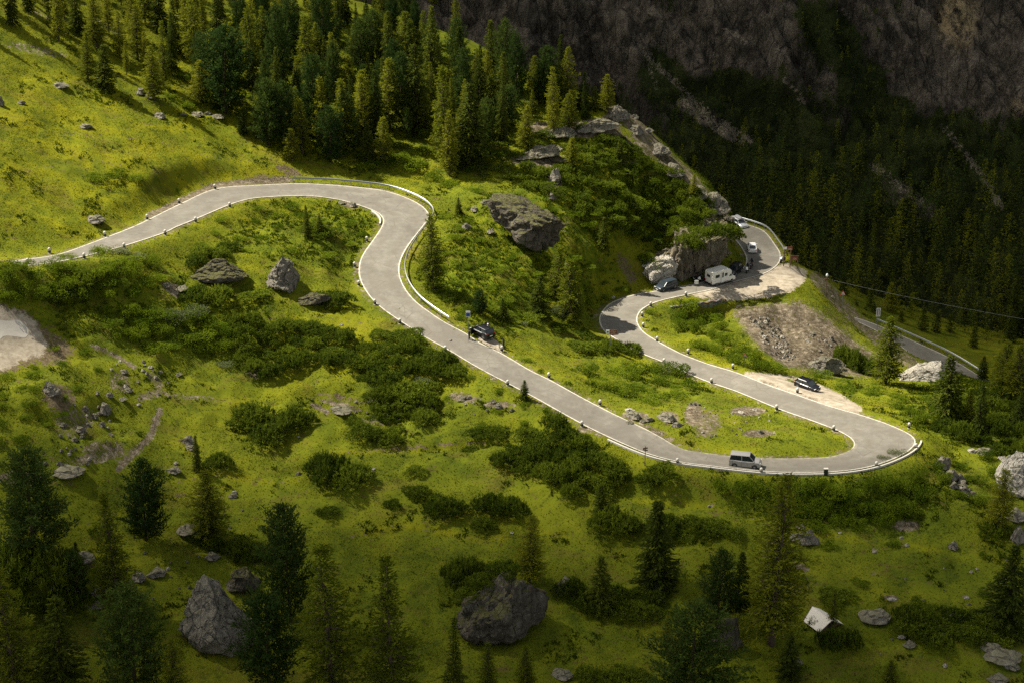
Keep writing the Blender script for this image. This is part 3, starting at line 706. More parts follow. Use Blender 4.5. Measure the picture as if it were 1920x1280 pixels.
M_BARK = plain('bark', (.085, .062, .042), .95, spec=.05, vary=.5, scale=6)
M_BARK_LARCH = plain('larch_bark', (.115, .088, .064), .95, spec=.05, vary=.5, scale=6)

RNG = np.random.RandomState(11)
def unit(a): return a / np.maximum(np.linalg.norm(a, axis=-1, keepdims=True), 1e-9)
class Leaves:
    def __init__(s): s.V = []; s.T = []
    def add(s, C, D, L, W, tint, rs):
        C = np.asarray(C, float); n = len(C); D = unit(np.asarray(D, float)); L = np.broadcast_to(L, n)[:, None]; W = np.broadcast_to(W, n)[:, None]
        S = unit(np.cross(D, rs.normal(size=(n, 3)))); N = np.cross(D, S)
        mid = C + D * L * .45
        V = np.stack([C, mid + S * W * .5 + N * W * .15, C + D * L, mid - S * W * .5 + N * W * .15], 1)
        s.V.append(V.reshape(-1, 3)); s.T.append(np.repeat(np.broadcast_to(tint, n), 4))
    def arrays(s):
        V = np.concatenate(s.V); return V, np.arange(len(V)).reshape(-1, 4), np.concatenate(s.T)
    def mesh(s, name, mat):
        V, F, T = s.arrays(); return mesh_np(name, V, F, mat, attrs=dict(tint=T))
def trunk_mesh(h, r0, rs, mat, limbs=()):
    m = MB(); b = rs.normal(size=2) * .02 * h
    pts = [(b[0] * t * t, b[1] * t * t, -.6 + (h * .97 + .6) * t) for t in np.linspace(0, 1, 8)]
    m.tube(pts, [r0 * (1.25 if i == 0 else 1) * (1 - .93 * i / 7) for i in range(8)], 7)
    for p, q, r in limbs: m.tube([p, (np.array(p) + np.array(q)) / 2 + np.array([0, 0, -.05 * h * 0]), q], [r, r * .7, r * .25], 4)
    return m.mesh('trunk', mat, True)
def conifer(kind, seed, h=12.0, dens=1.0):
    rs = np.random.RandomState(seed); lv = Leaves(); limbs = []
    if kind == 'spruce': z0, rmax, gap, nb, mat, bark = .05, .185 * h, .34, 8, M_SPRUCE, M_BARK
    elif kind == 'larch': z0, rmax, gap, nb, mat, bark = .10, .21 * h, .30, 8, M_LARCH, M_BARK_LARCH
    else: z0, rmax, gap, nb, mat, bark = .04, .24 * h, .42, 8, M_PINE, M_BARK
    z = z0 * h
    lob = rs.rand(6) * 6.28
    while z < h * .985:
        t = z / h
        if kind == 'spruce': r = rmax * (1 - t) ** .82
        elif kind == 'larch': r = rmax * (1 - t) ** .75 * (.55 + .45 * min(1, (t - .08) / .2))
        else: r = rmax * (min(1, (t + .12) / .28)) ** .6 * (1 - t ** 2.2) ** .62
        r *= .78 + .44 * rs.rand(); r = max(r, .12)
        n = max(3, int(nb * dens * (.6 + .4 * r / rmax) + rs.rand()))
        a0 = rs.rand() * 6.28
        for k in range(n):
            a = a0 + 6.2832 * k / n + rs.normal() * .25
            rr = r * (.62 + .5 * rs.rand()) * (1 + .16 * math.sin(a * 2 + lob[int(t * 5.9)]))
            if kind == 'larch' and rs.rand() < .10: continue
            up = {'spruce': -.30 + .65 * t, 'larch': -.12 + .5 * t, 'pine': .30 + .3 * t}[kind] + rs.normal() * .10
            ca, sa = math.cos(a), math.sin(a)
            ns = max(2, int(rr / ({'spruce': .24, 'larch': .30, 'pine': .30}[kind]) * dens))
            f = np.linspace(.22, 1, ns) if kind != 'pine' else np.linspace(.35, 1, ns)
            curve = -.18 * (f ** 2) if kind == 'spruce' else (.22 * f ** 2 if kind == 'pine' else -.05 * f)
            P = np.stack([ca * rr * f, sa * rr * f, z + rr * (up * f + curve)], -1)
            if kind == 'pine':
                m = 7; C = np.repeat(P, m, 0) + rs.normal(size=(ns * m, 3)) * .13
                D = rs.normal(size=(ns * m, 3)) * .75 + np.array([ca * .55, sa * .55, .75])
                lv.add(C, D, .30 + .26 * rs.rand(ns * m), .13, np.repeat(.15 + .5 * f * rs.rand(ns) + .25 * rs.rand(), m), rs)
            else:
                m = 4 if kind == 'spruce' else 6
                C = np.repeat(P, m, 0) + rs.normal(size=(ns * m, 3)) * (.07 if kind == 'spruce' else .12)
                side = np.tile(np.array([-.85, .85, 0, 0, .4, -1.2][:m]), ns) + rs.normal(size=ns * m) * .25
                D = np.stack([ca - sa * side, sa + ca * side, (-.42 if kind == 'spruce' else -.15) + rs.normal(size=ns * m) * .35 + (.25 if kind == 'larch' else 0)], -1)
                ln = (.36 + .30 * rs.rand(ns * m)) if kind == 'spruce' else (.30 + .34 * rs.rand(ns * m))
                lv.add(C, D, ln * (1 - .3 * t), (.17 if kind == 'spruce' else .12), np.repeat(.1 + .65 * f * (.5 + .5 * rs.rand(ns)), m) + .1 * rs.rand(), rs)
            if kind == 'larch' and rr > .5: limbs.append(((0, 0, z), tuple(P[-1] * .92 + np.array([0, 0, z]) * .08), .035))
            elif kind == 'spruce' and rr > .9 and k % 3 == 0: limbs.append(((0, 0, z), tuple(P[-1]), .03))
        z += gap * (.75 + .5 * rs.rand()) * (1 if dens >= 1 else 1 / dens)
    C = np.array([[0, 0, h * .95]] * 5); lv.add(C, rs.normal(size=(5, 3)) * .35 + np.array([0, 0, 1.0]), .55, .12, .6, rs)
    return lv.mesh('crown', mat), trunk_mesh(h, .017 * h, rs, bark, limbs), lv
def mugo(seed):
    """dome of upright needle shoots, one metre radius and one metre high"""
    rs = np.random.RandomState(seed); lv = Leaves(); n = 430
    a = rs.rand(n) * 6.283; q = np.sqrt(rs.rand(n)); lob = 1 + .22 * np.sin(a * 3 + rs.rand() * 6) + .14 * np.sin(a * 5 + rs.rand() * 6)
    x, y = q * np.cos(a) * lob, q * np.sin(a) * lob
    z = np.clip(1 - (q * .98) ** 3.2, 0, 1) ** .5 * (.50 + .42 * rs.rand(n)) * (1 + .25 * np.sin(x * 4 + rs.rand() * 6) * np.cos(y * 4))
    P = np.stack([x, y, z * (.55 + .45 * rs.rand(n) ** .4)], -1); m = 8
    C = np.repeat(P, m, 0) + rs.normal(size=(n * m, 3)) * .022
    D = rs.normal(size=(n * m, 3)) * .34 + np.repeat(np.stack([x * .35, y * .35, np.full(n, 1.0)], -1), m, 0)
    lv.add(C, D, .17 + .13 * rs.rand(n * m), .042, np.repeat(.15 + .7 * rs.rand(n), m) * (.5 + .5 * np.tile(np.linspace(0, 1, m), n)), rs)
    n = 26; a = rs.rand(n) * 6.283; q = .85 * np.sqrt(rs.rand(n)); P = np.stack([q * np.cos(a), q * np.sin(a), np.clip(1 - q ** 3.2, 0, 1) ** .5 * .72], -1); m = 9
    C = np.repeat(P, m, 0) + rs.normal(size=(n * m, 3)) * .02; C[:, 2] += np.tile(np.linspace(0, .34, m), n)
    lv.add(C, rs.normal(size=(n * m, 3)) * .32 + np.array([0, 0, 1.0]), .19, .05, np.repeat(.6 + .4 * rs.rand(n), m), rs)
    return lv.mesh('mugo_pine_shrub', M_MUGO)
def bush(seed, mat, name='leafy_shrub', leaf=.10, n=1500):
    rs = np.random.RandomState(seed); lv = Leaves(); nl = rs.randint(5, 9)
    for k in range(nl):
        a = rs.rand() * 6.283; d = .15 + .50 * rs.rand(); c = np.array([d * math.cos(a), d * math.sin(a), .30 + .30 * rs.rand()]); r = .30 + .24 * rs.rand()
        m = n // nl; dr = unit(rs.normal(size=(m, 3))); P = c + dr * (r * (.55 + .5 * rs.rand(m) ** .5))[:, None] * np.array([1, 1, .9]); P[:, 2] = np.abs(P[:, 2])
        lv.add(P, dr * .7 + rs.normal(size=(m, 3)) * .6 + np.array([0, 0, .35]), leaf * (.7 + .7 * rs.rand(m)), leaf * .62, .1 + .55 * rs.rand(m) + .35 * rs.rand(), rs)
    return lv.mesh(name, mat)
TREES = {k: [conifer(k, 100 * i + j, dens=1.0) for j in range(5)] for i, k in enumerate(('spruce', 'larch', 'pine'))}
MUGOS = [mugo(500 + j) for j in range(6)]
BUSHES = [bush(600 + j, M_BUSH) for j in range(6)]
GREYB = [bush(650 + j, M_GREYBUSH, leaf=.09, n=1100) for j in range(2)]

# one register of every scattered thing: pixel place, class and words for its label
REG = []
def reg(o, cls, desc, px, py, group): REG.append((o, cls, desc, float(px), float(py), group))
NAMES = {'spruce': 'spruce_tree', 'larch': 'larch_tree', 'pine': 'stone_pine'}
def size_word(hm, a, b, w=('small', 'mid-sized', 'tall')): return w[0] if hm < a else (w[1] if hm < b else w[2])
def place_tree(kind, P, h, wscale, px, py, rs, group):
    crown, trunk, _ = TREES[kind][rs.randint(5)]
    k = h / 12.0
    e = empty(NAMES[kind], P, 0, (k * wscale, k * wscale, k)); e.rotation_euler = (rs.normal() * .025, rs.normal() * .025, rs.rand() * 6.283)
    link('trunk', trunk, e); link('crown', crown, e)
    w = size_word(h, 5.0, 9.5)
    d = {'spruce': w + ' dark spruce', 'larch': w + ' pale green larch', 'pine': w + ' dense dark stone pine'}[kind]
    tag(e, None, 'tree'); reg(e, kind + w, d, px, py - 8 * h / 2, group)
    return e
def tree_at(kind, px, py, top, w, rs, group):
    P = ground(px, py)[0]; s = float(pix_per_m(P)); h = (py - top) / (s * .90)
    nominal = {'spruce': .37, 'larch': .40, 'pine': .48}[kind] * h * s
    return place_tree(kind, P, h, float(np.clip(w / nominal, .55, 1.6)), px, py, rs, group)
G_NEAR, G_FOREST, G_ROAD = 'conifers on the near meadow', 'conifers of the hillside forest', 'conifers along the bends of the road'
rs = np.random.RandomState(21)
T_NEAR = [('pine',65,1045,848,128),('pine',274,1012,862,78),('larch',392,1008,880,95),('larch',222,1130,925,85),('pine',545,1165,948,100),('pine',505,1290,1105,120),('pine',255,1300,1095,130),('spruce',120,1310,1120,110),('larch',35,1310,1050,130),('larch',628,1340,1010,140),('larch',738,1345,1030,120),('larch',330,1335,1190,70),('spruce',850,1310,1150,50),('larch',992,1092,962,72),('spruce',1230,1098,935,100),('spruce',1127,1142,1040,62),('spruce',1126,972,908,40),('pine',1345,1165,1030,66),('spruce',1385,1132,1030,52),('larch',1446,1208,888,140),('spruce',1476,1272,1185,58),('pine',1292,1330,1135,150),('spruce',1882,1172,1022,105),('larch',985,1292,1205,50),('larch',915,1295,1200,45),('larch',1668,1292,1235,55),('larch',1872,988,880,66),('pine',150,1130,1030,50),('spruce',145,1065,1015,28),('larch',1560,1175,1100,30),('larch',1250,1215,1150,40),('spruce',370,880,815,24)]
T_ROAD = [('larch',1660,718,598,80),('spruce',1775,792,668,76),('spruce',1836,822,722,36),('larch',1902,745,648,80),('spruce',1842,708,668,26),('larch',1870,720,660,40),('larch',812,542,405,62),('larch',1070,602,490,72),('larch',1046,562,470,54),('spruce',1010,592,520,44),('spruce',1131,470,410,30),('spruce',983,747,712,22),('spruce',576,446,388,20),('spruce',860,400,372,22),('larch',1300,372,330,24),('larch',1880,735,640,60),('spruce',1910,800,735,40),('larch',1815,800,735,36),('spruce',600,440,405,22),('spruce',945,600,560,24),('pine',900,590,545,30),('spruce',1157,990,945,20)]
T_FOREST = [('larch',165,150,70,42),('spruce',198,168,93,48),('spruce',145,62,-5,48),('larch',182,88,5,52),('larch',258,112,20,52),('larch',290,188,95,52),('spruce',300,62,-25,42),('larch',370,122,12,62),('pine',422,212,68,100),('larch',378,190,120,50),('spruce',455,250,208,26),('pine',505,272,160,62),('pine',535,278,165,50),('larch',548,302,245,46),('larch',568,288,192,48),('pine',590,252,118,66),('pine',622,306,208,52),('pine',652,292,180,44),('spruce',485,256,206,26),('larch',682,232,140,58),('larch',475,142,28,52),('pine',520,192,30,54),('pine',545,125,15,52),('larch',578,162,40,52),('pine',612,132,-5,60),
 ('larch',730,242,120,60),('pine',700,122,30,48),('larch',760,112,30,58),('spruce',808,190,27,50),('spruce',782,245,94,66),('larch',834,312,138,60),('larch',843,330,216,42),('spruce',884,302,165,92),('spruce',862,180,60,50),('pine',857,130,44,40),('spruce',922,160,48,46),('pine',946,172,50,44),('pine',971,195,76,44),('larch',1010,194,118,46),('pine',1024,198,98,50),('larch',1064,202,96,46),('spruce',1094,202,140,32),('larch',1138,206,145,40),('larch',1066,244,180,46),('larch',986,282,203,44),('pine',950,246,168,48),('spruce',919,232,148,44),('larch',798,252,178,34),('pine',757,238,112,54),('larch',678,256,148,56),('larch',646,292,160,56),('pine',676,132,46,50),('larch',720,60,-10,50),('pine',869,222,104,46),('spruce',1162,306,264,26),('larch',1071,312,260,40),('larch',1000,170,110,36),('spruce',905,255,190,44),('larch',720,305,225,46),('spruce',690,300,235,36),('pine',1040,205,150,34),('spruce',1115,205,165,30),('pine',380,160,70,40),('larch',440,150,50,46),('spruce',330,100,10,40),('larch',225,110,30,40),('spruce',410,90,0,44),('pine',455,100,0,44)]
for lst, g in ((T_NEAR, G_NEAR), (T_ROAD, G_ROAD), (T_FOREST, G_FOREST)):
    for k, px, py, top, w in lst: tree_at(k, px, py, top, w, rs, g)
# the rest of the hillside forest, filled in between the trees read one by one
FOREST_POLY = [(-40,-70),(780,-70),(830,40),(900,120),(1000,165),(1120,195),(1090,235),(1000,270),(930,290),(880,310),(790,270),(700,285),(620,290),(560,268),(500,215),(440,190),(380,165),(290,165),(210,130),(120,85),(60,60),(-40,70)]
have = [(a[1], a[2]) for a in T_FOREST]; n_f = 0
for tr in range(9000):
    px, py = rs.uniform(-40, 1120), rs.uniform(-70, 320)
    if not inside(np.array([px]), np.array([py]), FOREST_POLY)[0]: continue
    dmin = 29 if px > 430 else 36
    if min((px - a) ** 2 + ((py - b) * 1.7) ** 2 for a, b in have) < dmin ** 2: continue
    have.append((px, py)); P = ground(px, py)[0]
    k = ['spruce', 'larch', 'pine', 'larch', 'larch', 'spruce'][rs.randint(6)] if px > 430 else ['larch', 'larch', 'spruce'][rs.randint(3)]
    place_tree(k, P, rs.uniform(4.5, 8) if rs.rand() < .3 else rs.uniform(7.5, 12.5), rs.uniform(.55, 1.02), px, py, rs, G_FOREST); n_f += 1
    if n_f >= 175: break
print('forest fill', n_f)

# far forest across the valley: the nearest trees are things, the rest reads as one mass
mp = np.stack([MVX, MVY, MVZ], -1).reshape(-1, 3); mu, mv = MU.ravel(), MV.ravel(); mvg = mveg.ravel(); mscr = mscree.ravel()
cand = np.where((mu > 1050) & (mu < 2050) & (mv > -60) & (mv < 760) & (mp[:, 1] < 520))[0]
rs = np.random.RandomState(5); rs.shuffle(cand)
cells = {}; far = []
for i in cand:
    p = mp[i]; low = sstep(150, 420, mv[i]); gap = 3.0 - .6 * low + (4.0 if mvg[i] < .45 else 0) + (5 if mscr[i] > .4 else 0)
    if rs.rand() > (.25 + .75 * low): continue
    key = (int(p[0] // 3), int(p[1] // 3)); ok = True
    for dx in (-2, -1, 0, 1, 2):
        for dy in (-2, -1, 0, 1, 2):
            for q in cells.get((key[0] + dx, key[1] + dy), ()):
                if (q[0] - p[0]) ** 2 + (q[1] - p[1]) ** 2 < gap ** 2: ok = False
    if not ok: continue
    hgt = (2.4 + 6.6 * low) * rs.uniform(.5, 1.35)
    cells.setdefault(key, []).append(p); far.append((p, hgt, mu[i], mv[i]))
far.sort(key=lambda f: -f[1] * f[3])
print('far trees', len(far))
vis = [f for f in far if 1280 < f[2] < 1925 and f[3] > 330]
ind = vis[:48]; ids = set(id(f) for f in ind)
for p, hgt, a, b in ind:
    place_tree('spruce' if rs.rand() < .6 else 'larch', tuple(p), hgt * 1.12, 1.0, a, b, rs, 'conifers across the valley')
lo = [conifer(k, 900 + j, dens=.42)[2].arrays() for j, k in enumerate(('spruce', 'spruce', 'pine', 'larch', 'larch'))]
Vs, Fs, Ts, Ms, base = [], [], [], [], 0
for f in far:
    if id(f) in ids: continue
    p, hgt, a, b = f; j = rs.randint(5); V, F, T = lo[j]; k = hgt / 12; an = rs.rand() * 6.283; c, s = math.cos(an), math.sin(an); wk = k * rs.uniform(.95, 1.3)
    W = np.stack([(V[:, 0] * c - V[:, 1] * s) * wk + p[0], (V[:, 0] * s + V[:, 1] * c) * wk + p[1], V[:, 2] * k + p[2] - .2], -1)
    Vs.append(W); Fs.append(F + base); base += len(W); Ts.append(np.clip(T + rs.normal() * .18, 0, 1)); Ms.append(np.full(len(F), [0, 0, 1, 2, 2][j]))
o = link('far_forest', mesh_np('far_forest', np.concatenate(Vs), np.concatenate(Fs), [M_SPRUCE, M_PINE, M_LARCH], mi=np.concatenate(Ms), attrs=dict(tint=np.concatenate(Ts))))
tag(o, 'dark conifer wood covering the shaded slope across the valley', 'wood', kind='stuff')

rs = np.random.RandomState(6); _d = mvg + .55 * gnoise(mp[:, 0] / 7, mp[:, 2] / 7) + .35 * gnoise(mp[:, 0] / 2.5, mp[:, 2] / 2.5)
cand = np.where((mu > 780) & (mu < 2050) & (mv > -60) & (mv < 520) & (_d > .50) & (mscr < .45) & (mp[:, 1] < 520))[0]; cand = cand[rs.rand(len(cand)) < .16]; n = len(cand); m = 16
_s = np.repeat(.35 + .65 * rs.rand(n) ** 2, m); C = np.repeat(mp[cand], m, 0) + rs.normal(size=(n * m, 3)) * (_s * .8)[:, None] * np.array([1, .8, .5]) + np.array([0, -.2, .35])
lv = Leaves(); lv.add(C, rs.normal(size=(n * m, 3)) * .6 + np.array([0, -.25, .7]), _s * rs.uniform(.5, 1.1, n * m), .22 + .15 * rs.rand(n * m), np.repeat(rs.rand(n), m) * .6 + .3 * rs.rand(n * m), rs)
tag(link('mountain_scrub', lv.mesh('mountain_scrub', leaf_mat('scrub_leaves', (.022, .034, .008), (.075, .088, .018), .3))), 'dark scrub clinging to the ledges of the shaded mountain', 'scrub', kind='stuff'); print('scrub', n)

# ------------------------------------------------------------------ shrubs
def place_shrub(kind, px, py, w, h, rs, group):
    """py is the foot of the shrub in the picture, w and h its size in pixels"""
    P = ground(px, py - .18 * h)[0]; s = float(pix_per_m(P))
    wm, hm = w / s / 2, float(np.clip((h - .38 * w) / s / .9, .55 if kind == 'mugo' else .45, 3.2))
    me = {'mugo': MUGOS, 'bush': BUSHES, 'grey': GREYB}[kind]; me = me[rs.randint(len(me))]
    o = link({'mugo': 'mugo_pine_shrub', 'bush': 'leafy_shrub', 'grey': 'willow_shrub'}[kind], me)
    o.location = P - np.array([0, 0, .08]); o.rotation_euler = (0, 0, rs.rand() * 6.283)
    q = rs.uniform(.88, 1.12); o.scale = (wm * q, wm / q, hm)
    sw = size_word(w / s, 1.9, 3.6, ('small', 'mid-sized', 'broad'))
    d = {'mugo': sw + ' dark mugo pine shrub', 'bush': sw + ' bright green leafy shrub', 'grey': sw + ' grey-green willow shrub'}[kind]
    tag(o, None, 'shrub'); reg(o, kind + sw, d, px, py - h / 2, group); return o
rs = np.random.RandomState(33)
G_M, G_B = 'mugo pine shrubs on the slopes', 'leafy shrubs on the slopes'
S_MUGO = [(470,800,80,58),(503,822,100,60),(550,812,70,60),(612,905,80,68),(655,915,85,62),(365,566,60,40),(410,570,60,44),(765,640,70,36),(712,632,45,24),(715,730,70,50),(765,755,85,56),(800,770,50,40),(680,818,60,36),(725,832,65,42),(665,800,40,26),(895,818,44,26),(928,818,46,30),(830,972,76,56),(780,932,46,32),(905,996,46,36),(915,965,56,48),(962,972,60,50),(1145,1002,84,66),(1185,1000,50,40),(1240,902,64,46),(1215,912,50,34),(1567,1126,70,36),(1150,1290,80,50),(1195,1295,80,48),(1105,1290,60,50),(1560,1222,50,50),(1598,1222,34,44),(940,955,40,34),(605,446,56,34),(585,436,40,26),(630,577,60,42),(600,570,40,30),(470,556,70,28),(560,612,34,16),(410,880,50,40),(860,1110,60,80),(885,1085,50,50),(940,1068,60,30),(1835,1010,0,0),(1930,870,60,60),(1245,1000,60,46),(1600,700,50,50),(1580,690,40,46),(1625,705,50,40),(1740,1150,40,24),(1760,1215,60,40),(1530,1170,34,24),(180,1000,40,20),(30,1090,120,90),(90,1100,110,90),(120,1150,90,70),(20,1160,100,80),(70,1040,70,40),(780,1200,0,0),(1860,1005,56,36),(805,730,50,30),(850,700,50,28),(1145,665,50,36),(1182,668,46,34),(1110,660,50,30),(1080,655,50,26),(985,603,60,24),(940,598,50,22),(1040,620,50,22),(1090,632,44,18),(842,566,44,28),(880,585,44,26)]
S_BUSH = [(180,338,60,30),(215,336,60,32),(250,342,46,26),(1270,712,60,44),(1225,520,44,44),(1210,498,34,30),(1165,412,50,34),(1140,395,50,28),(1110,402,60,28),(1195,395,50,34),(1290,590,60,40),(720,320,70,40),(770,325,70,46),(745,300,60,34),(690,318,50,30),(815,340,50,30),(640,330,0,0),(840,352,60,30),(890,360,50,20),(930,372,40,16),(1022,775,22,18),(880,420,40,24),(965,410,34,22),(1030,400,34,20),(1220,590,30,20),(190,480,50,30),(120,488,44,22),(1335,610,60,40),(1430,690,60,30),(1530,710,60,34),(1490,720,40,20),(1580,735,70,36),(1630,745,60,34),(860,600,30,18),(945,575,30,20)]
S_GREY = [(1250,705,54,38),(790,722,44,30),(330,608,70,50),(370,600,60,44),(230,480,54,30),(1680,855,44,26),(1655,862,30,18),(420,690,44,26),(980,610,24,14),(1050,600,40,36),(250,490,46,26)]
for lst, k, g in ((S_MUGO, 'mugo', G_M), (S_BUSH, 'bush', G_B), (S_GREY, 'grey', G_B)):
    for px, py, w, h in lst:
        if w: place_shrub(k, px, py, w, h, rs, g)
def fill(kind, poly, gap, wr, hr, group, seed, limit=200, clear=True):
    rs = np.random.RandomState(seed); p = np.array(poly); got = []; n = 0
    for tr in range(6000):
        x, y = rs.uniform(p[:, 0].min(), p[:, 0].max()), rs.uniform(p[:, 1].min(), p[:, 1].max())
        if not inside(np.array([x]), np.array([y]), poly)[0]: continue
        if got and min((x - a) ** 2 + ((y - b) * 1.7) ** 2 for a, b in got) < gap ** 2: continue
        w = rs.uniform(*wr); P = ground(x, y)[0]
        if float(sample(RDIST, P[0], P[1])) < w / 2 / 12 + .5: continue
        got.append((x, y)); place_shrub(kind, x, y + 6, w, rs.uniform(*hr), rs, group); n += 1
        if n >= limit: break
    return n
cnt = {}
def F(kind, poly, gap, wr, hr, seed):
    cnt[kind] = cnt.get(kind, 0) + fill(kind, poly, gap, wr, hr, {'mugo': G_M, 'bush': G_B, 'grey': G_B}[kind], seed)
F('mugo', [(430,605),(540,612),(620,622),(700,645),(800,662),(880,692),(878,705),(790,708),(690,692),(560,695),(500,712),(430,672)], 33, (36,56), (28,40), 1)
F('mugo', [(985,800),(1040,806),(1120,855),(1165,892),(1150,918),(1060,928),(990,900),(930,882),(920,868),(990,850)], 34, (40,62), (32,46), 2)
F('mugo', [(1250,975),(1380,988),(1390,1002),(1330,1012),(1260,1008)], 28, (44,60), (26,38), 3)
F('mugo', [(1045,1112),(1130,1118),(1240,1122),(1262,1160),(1150,1152),(1080,1135)], 30, (46,70), (30,48), 4)
F('mugo', [(1680,1152),(1850,1160),(1915,1180),(1915,1205),(1760,1195),(1690,1180)], 28, (44,66), (28,40), 5)
F('mugo', [(365,1005),(520,1035),(525,1050),(430,1048)], 24, (38,54), (24,34), 6)
F('mugo', [(960,330),(1060,310),(1150,265),(1250,310),(1340,390),(1375,425),(1300,455),(1220,465),(1150,420),(1060,382),(1000,352)], 29, (32,50), (22,31), 7)
F('mugo', [(890,260),(1000,262),(1060,225),(1150,250),(1060,310),(950,330),(880,325)], 36, (32,48), (18,28), 8)
F('mugo', [(1760,780),(1920,700),(1925,870),(1850,850),(1770,815)], 32, (34,54), (28,46), 9)
F('mugo', [(690,735),(790,745),(800,790),(720,790)], 34, (44,60), (30,40), 10)
F('bush', [(1350,922),(1460,922),(1560,922),(1720,905),(1740,932),(1690,975),(1540,1000),(1480,962),(1360,915)], 28, (40,66), (32,54), 11)
F('bush', [(0,510),(110,498),(230,490),(300,500),(285,545),(170,565),(0,562)], 30, (40,64), (28,44), 12)
F('mugo', [(90,520),(180,525),(170,560),(110,555)], 34, (40,56), (28,40), 13)
F('bush', [(190,590),(400,592),(430,650),(300,665),(200,628)], 34, (44,70), (30,48), 14)
F('bush', [(1090,700),(1180,690),(1270,700),(1310,725),(1210,762),(1130,730)], 30, (42,64), (28,42), 15)
F('bush', [(1265,600),(1350,605),(1375,655),(1460,698),(1380,690),(1300,655)], 27, (34,54), (30,44), 16)
F('bush', [(1660,745),(1790,745),(1820,765),(1770,800),(1700,785)], 30, (36,56), (26,38), 17)
F('bush', [(830,400),(900,440),(980,490),(1100,480),(1180,540),(1100,580),(1060,600),(960,590),(860,580),(815,540),(830,470)], 34, (26,44), (12,22), 18)
F('bush', [(430,390),(560,380),(660,400),(690,430),(660,470),(560,480),(440,470),(340,470)], 40, (30,50), (10,18), 19)
F('bush', [(1050,395),(1260,380),(1330,420),(1200,440),(1120,450)], 34, (34,50), (20,30), 20)
F('mugo', [(430,470),(360,480),(340,500),(420,505)], 28, (36,50), (24,32), 21)
F('bush', [(1740,880),(1860,860),(1880,940),(1800,945)], 36, (34,50), (22,34), 22)
F('mugo', [(590,300),(700,300),(860,320),(920,300),(900,250),(700,260),(600,270)], 40, (30,46), (18,26), 23)
F('bush', [(300,120),(480,180),(560,250),(520,270),(400,215),(280,180)], 46, (26,44), (14,24), 24)
F('bush', [(690,650),(800,640),(900,690),(980,740),(1000,790),(900,800),(760,700)], 55, (18,34), (8,14), 26)
F('bush', [(930,640),(1040,680),(1080,730),(1200,790),(1180,800),(1050,720)], 40, (18,34), (8,14), 27)
F('bush', [(60,640),(180,640),(230,720),(60,730)], 50, (20,36), (10,16), 28)
F('bush', [(1500,1010),(1900,1000),(1900,1120),(1500,1130)], 110, (24,40), (10,16), 29)
F('mugo', [(560,830),(880,840),(900,960),(600,960)], 120, (24,50), (14,24), 30)
F('bush', [(0,700),(60,700),(140,760),(60,830),(0,830)], 40, (30,46), (18,26), 31)
print('shrub fill', cnt, len(REG))

# ------------------------------------------------------------------ grass: short tufts over the whole meadow, one mass
rs = np.random.RandomState(77); N = 420000
gx = rs.uniform(-100, 108, N); gy = rs.uniform(178, 345, N)
gzv = hz(gx, gy); pu, pv = project(np.stack([gx, gy, gzv], -1))
bare = sample(GRAV, gx, gy); rd = sample(RDIST, gx, gy); lu = sample(lush, gx, gy); dr = sample(dry, gx, gy)
cl = gnoise(gx / 2.2, gy / 2.2) + .6 * gnoise(gx / .8, gy / .8)
ok = (pu > -120) & (pu < 2040) & (pv > -80) & (pv < 1380) & (rd > .55) & (bare < .35 + .35 * rs.rand(N)) & (gnoise(gx / 9 + 5, gy / 9) + .35 * cl > -.28 + .7 * (rs.rand(N) - .5))
gx, gy, gzv, lu, dr, cl = gx[ok], gy[ok], gzv[ok], lu[ok], dr[ok], cl[ok]; n = len(gx)
ht = (.05 + .09 * rs.rand(n)) * (1 + .8 * lu + .6 * np.clip(cl, 0, 1)); wd = .10 + .16 * rs.rand(n); an = rs.rand(n) * 6.283
b0 = np.stack([gx - np.cos(an) * wd / 2, gy - np.sin(an) * wd / 2, gzv - .03], -1); b1 = np.stack([gx + np.cos(an) * wd / 2, gy + np.sin(an) * wd / 2, gzv - .03], -1)
tp = np.stack([gx + rs.normal(size=n) * .09, gy + rs.normal(size=n) * .09, gzv + ht], -1)
V = np.stack([b0, b1, tp], 1).reshape(-1, 3); r3 = lambda a: np.repeat(a, 3)
o = link('grass', mesh_np('grass', V, np.arange(3 * n).reshape(-1, 3), M_BLADE, attrs=dict(dry=r3(dr), lush=r3(lu), tint=r3(rs.rand(n) ** 2 * .7))))
tag(o, 'short yellow-green meadow grass', 'grass', kind='stuff'); print('grass', n)

# taller herbs and tussocks growing in drifts through the meadow
rs = np.random.RandomState(78); N = 90000
gx = rs.uniform(-100, 108, N); gy = rs.uniform(178, 345, N); lu = sample(lush, gx, gy)
den = gnoise(gx / 7, gy / 7) + .8 * gnoise(gx / 2.6 + 9, gy / 2.6) + .9 * (lu - .45)
ok = (den > .05) & (sample(RDIST, gx, gy) > 1.0) & (sample(GRAV, gx, gy) < .4); gx, gy = gx[ok], gy[ok]; m = 7; n = len(gx)
C = np.repeat(np.stack([gx, gy, hz(gx, gy) - .03], -1), m, 0) + rs.normal(size=(n * m, 3)) * np.array([.16, .16, .02]); hh = np.repeat(.22 + .34 * rs.rand(n), m)
lv = Leaves(); lv.add(C, rs.normal(size=(n * m, 3)) * .5 + np.array([0, 0, .8]), hh * rs.uniform(.6, 1.1, n * m), .11 + .10 * rs.rand(n * m), np.repeat(rs.rand(n), m) * .7 + .2 * rs.rand(n * m), rs)
tag(link('meadow_herbs', lv.mesh('meadow_herbs', leaf_mat('herb_leaves', (.034, .052, .004), (.120, .142, .008), .35))), 'drifts of taller green herbs and tussocks in the meadow', 'herbs', kind='stuff'); print('herbs', n)

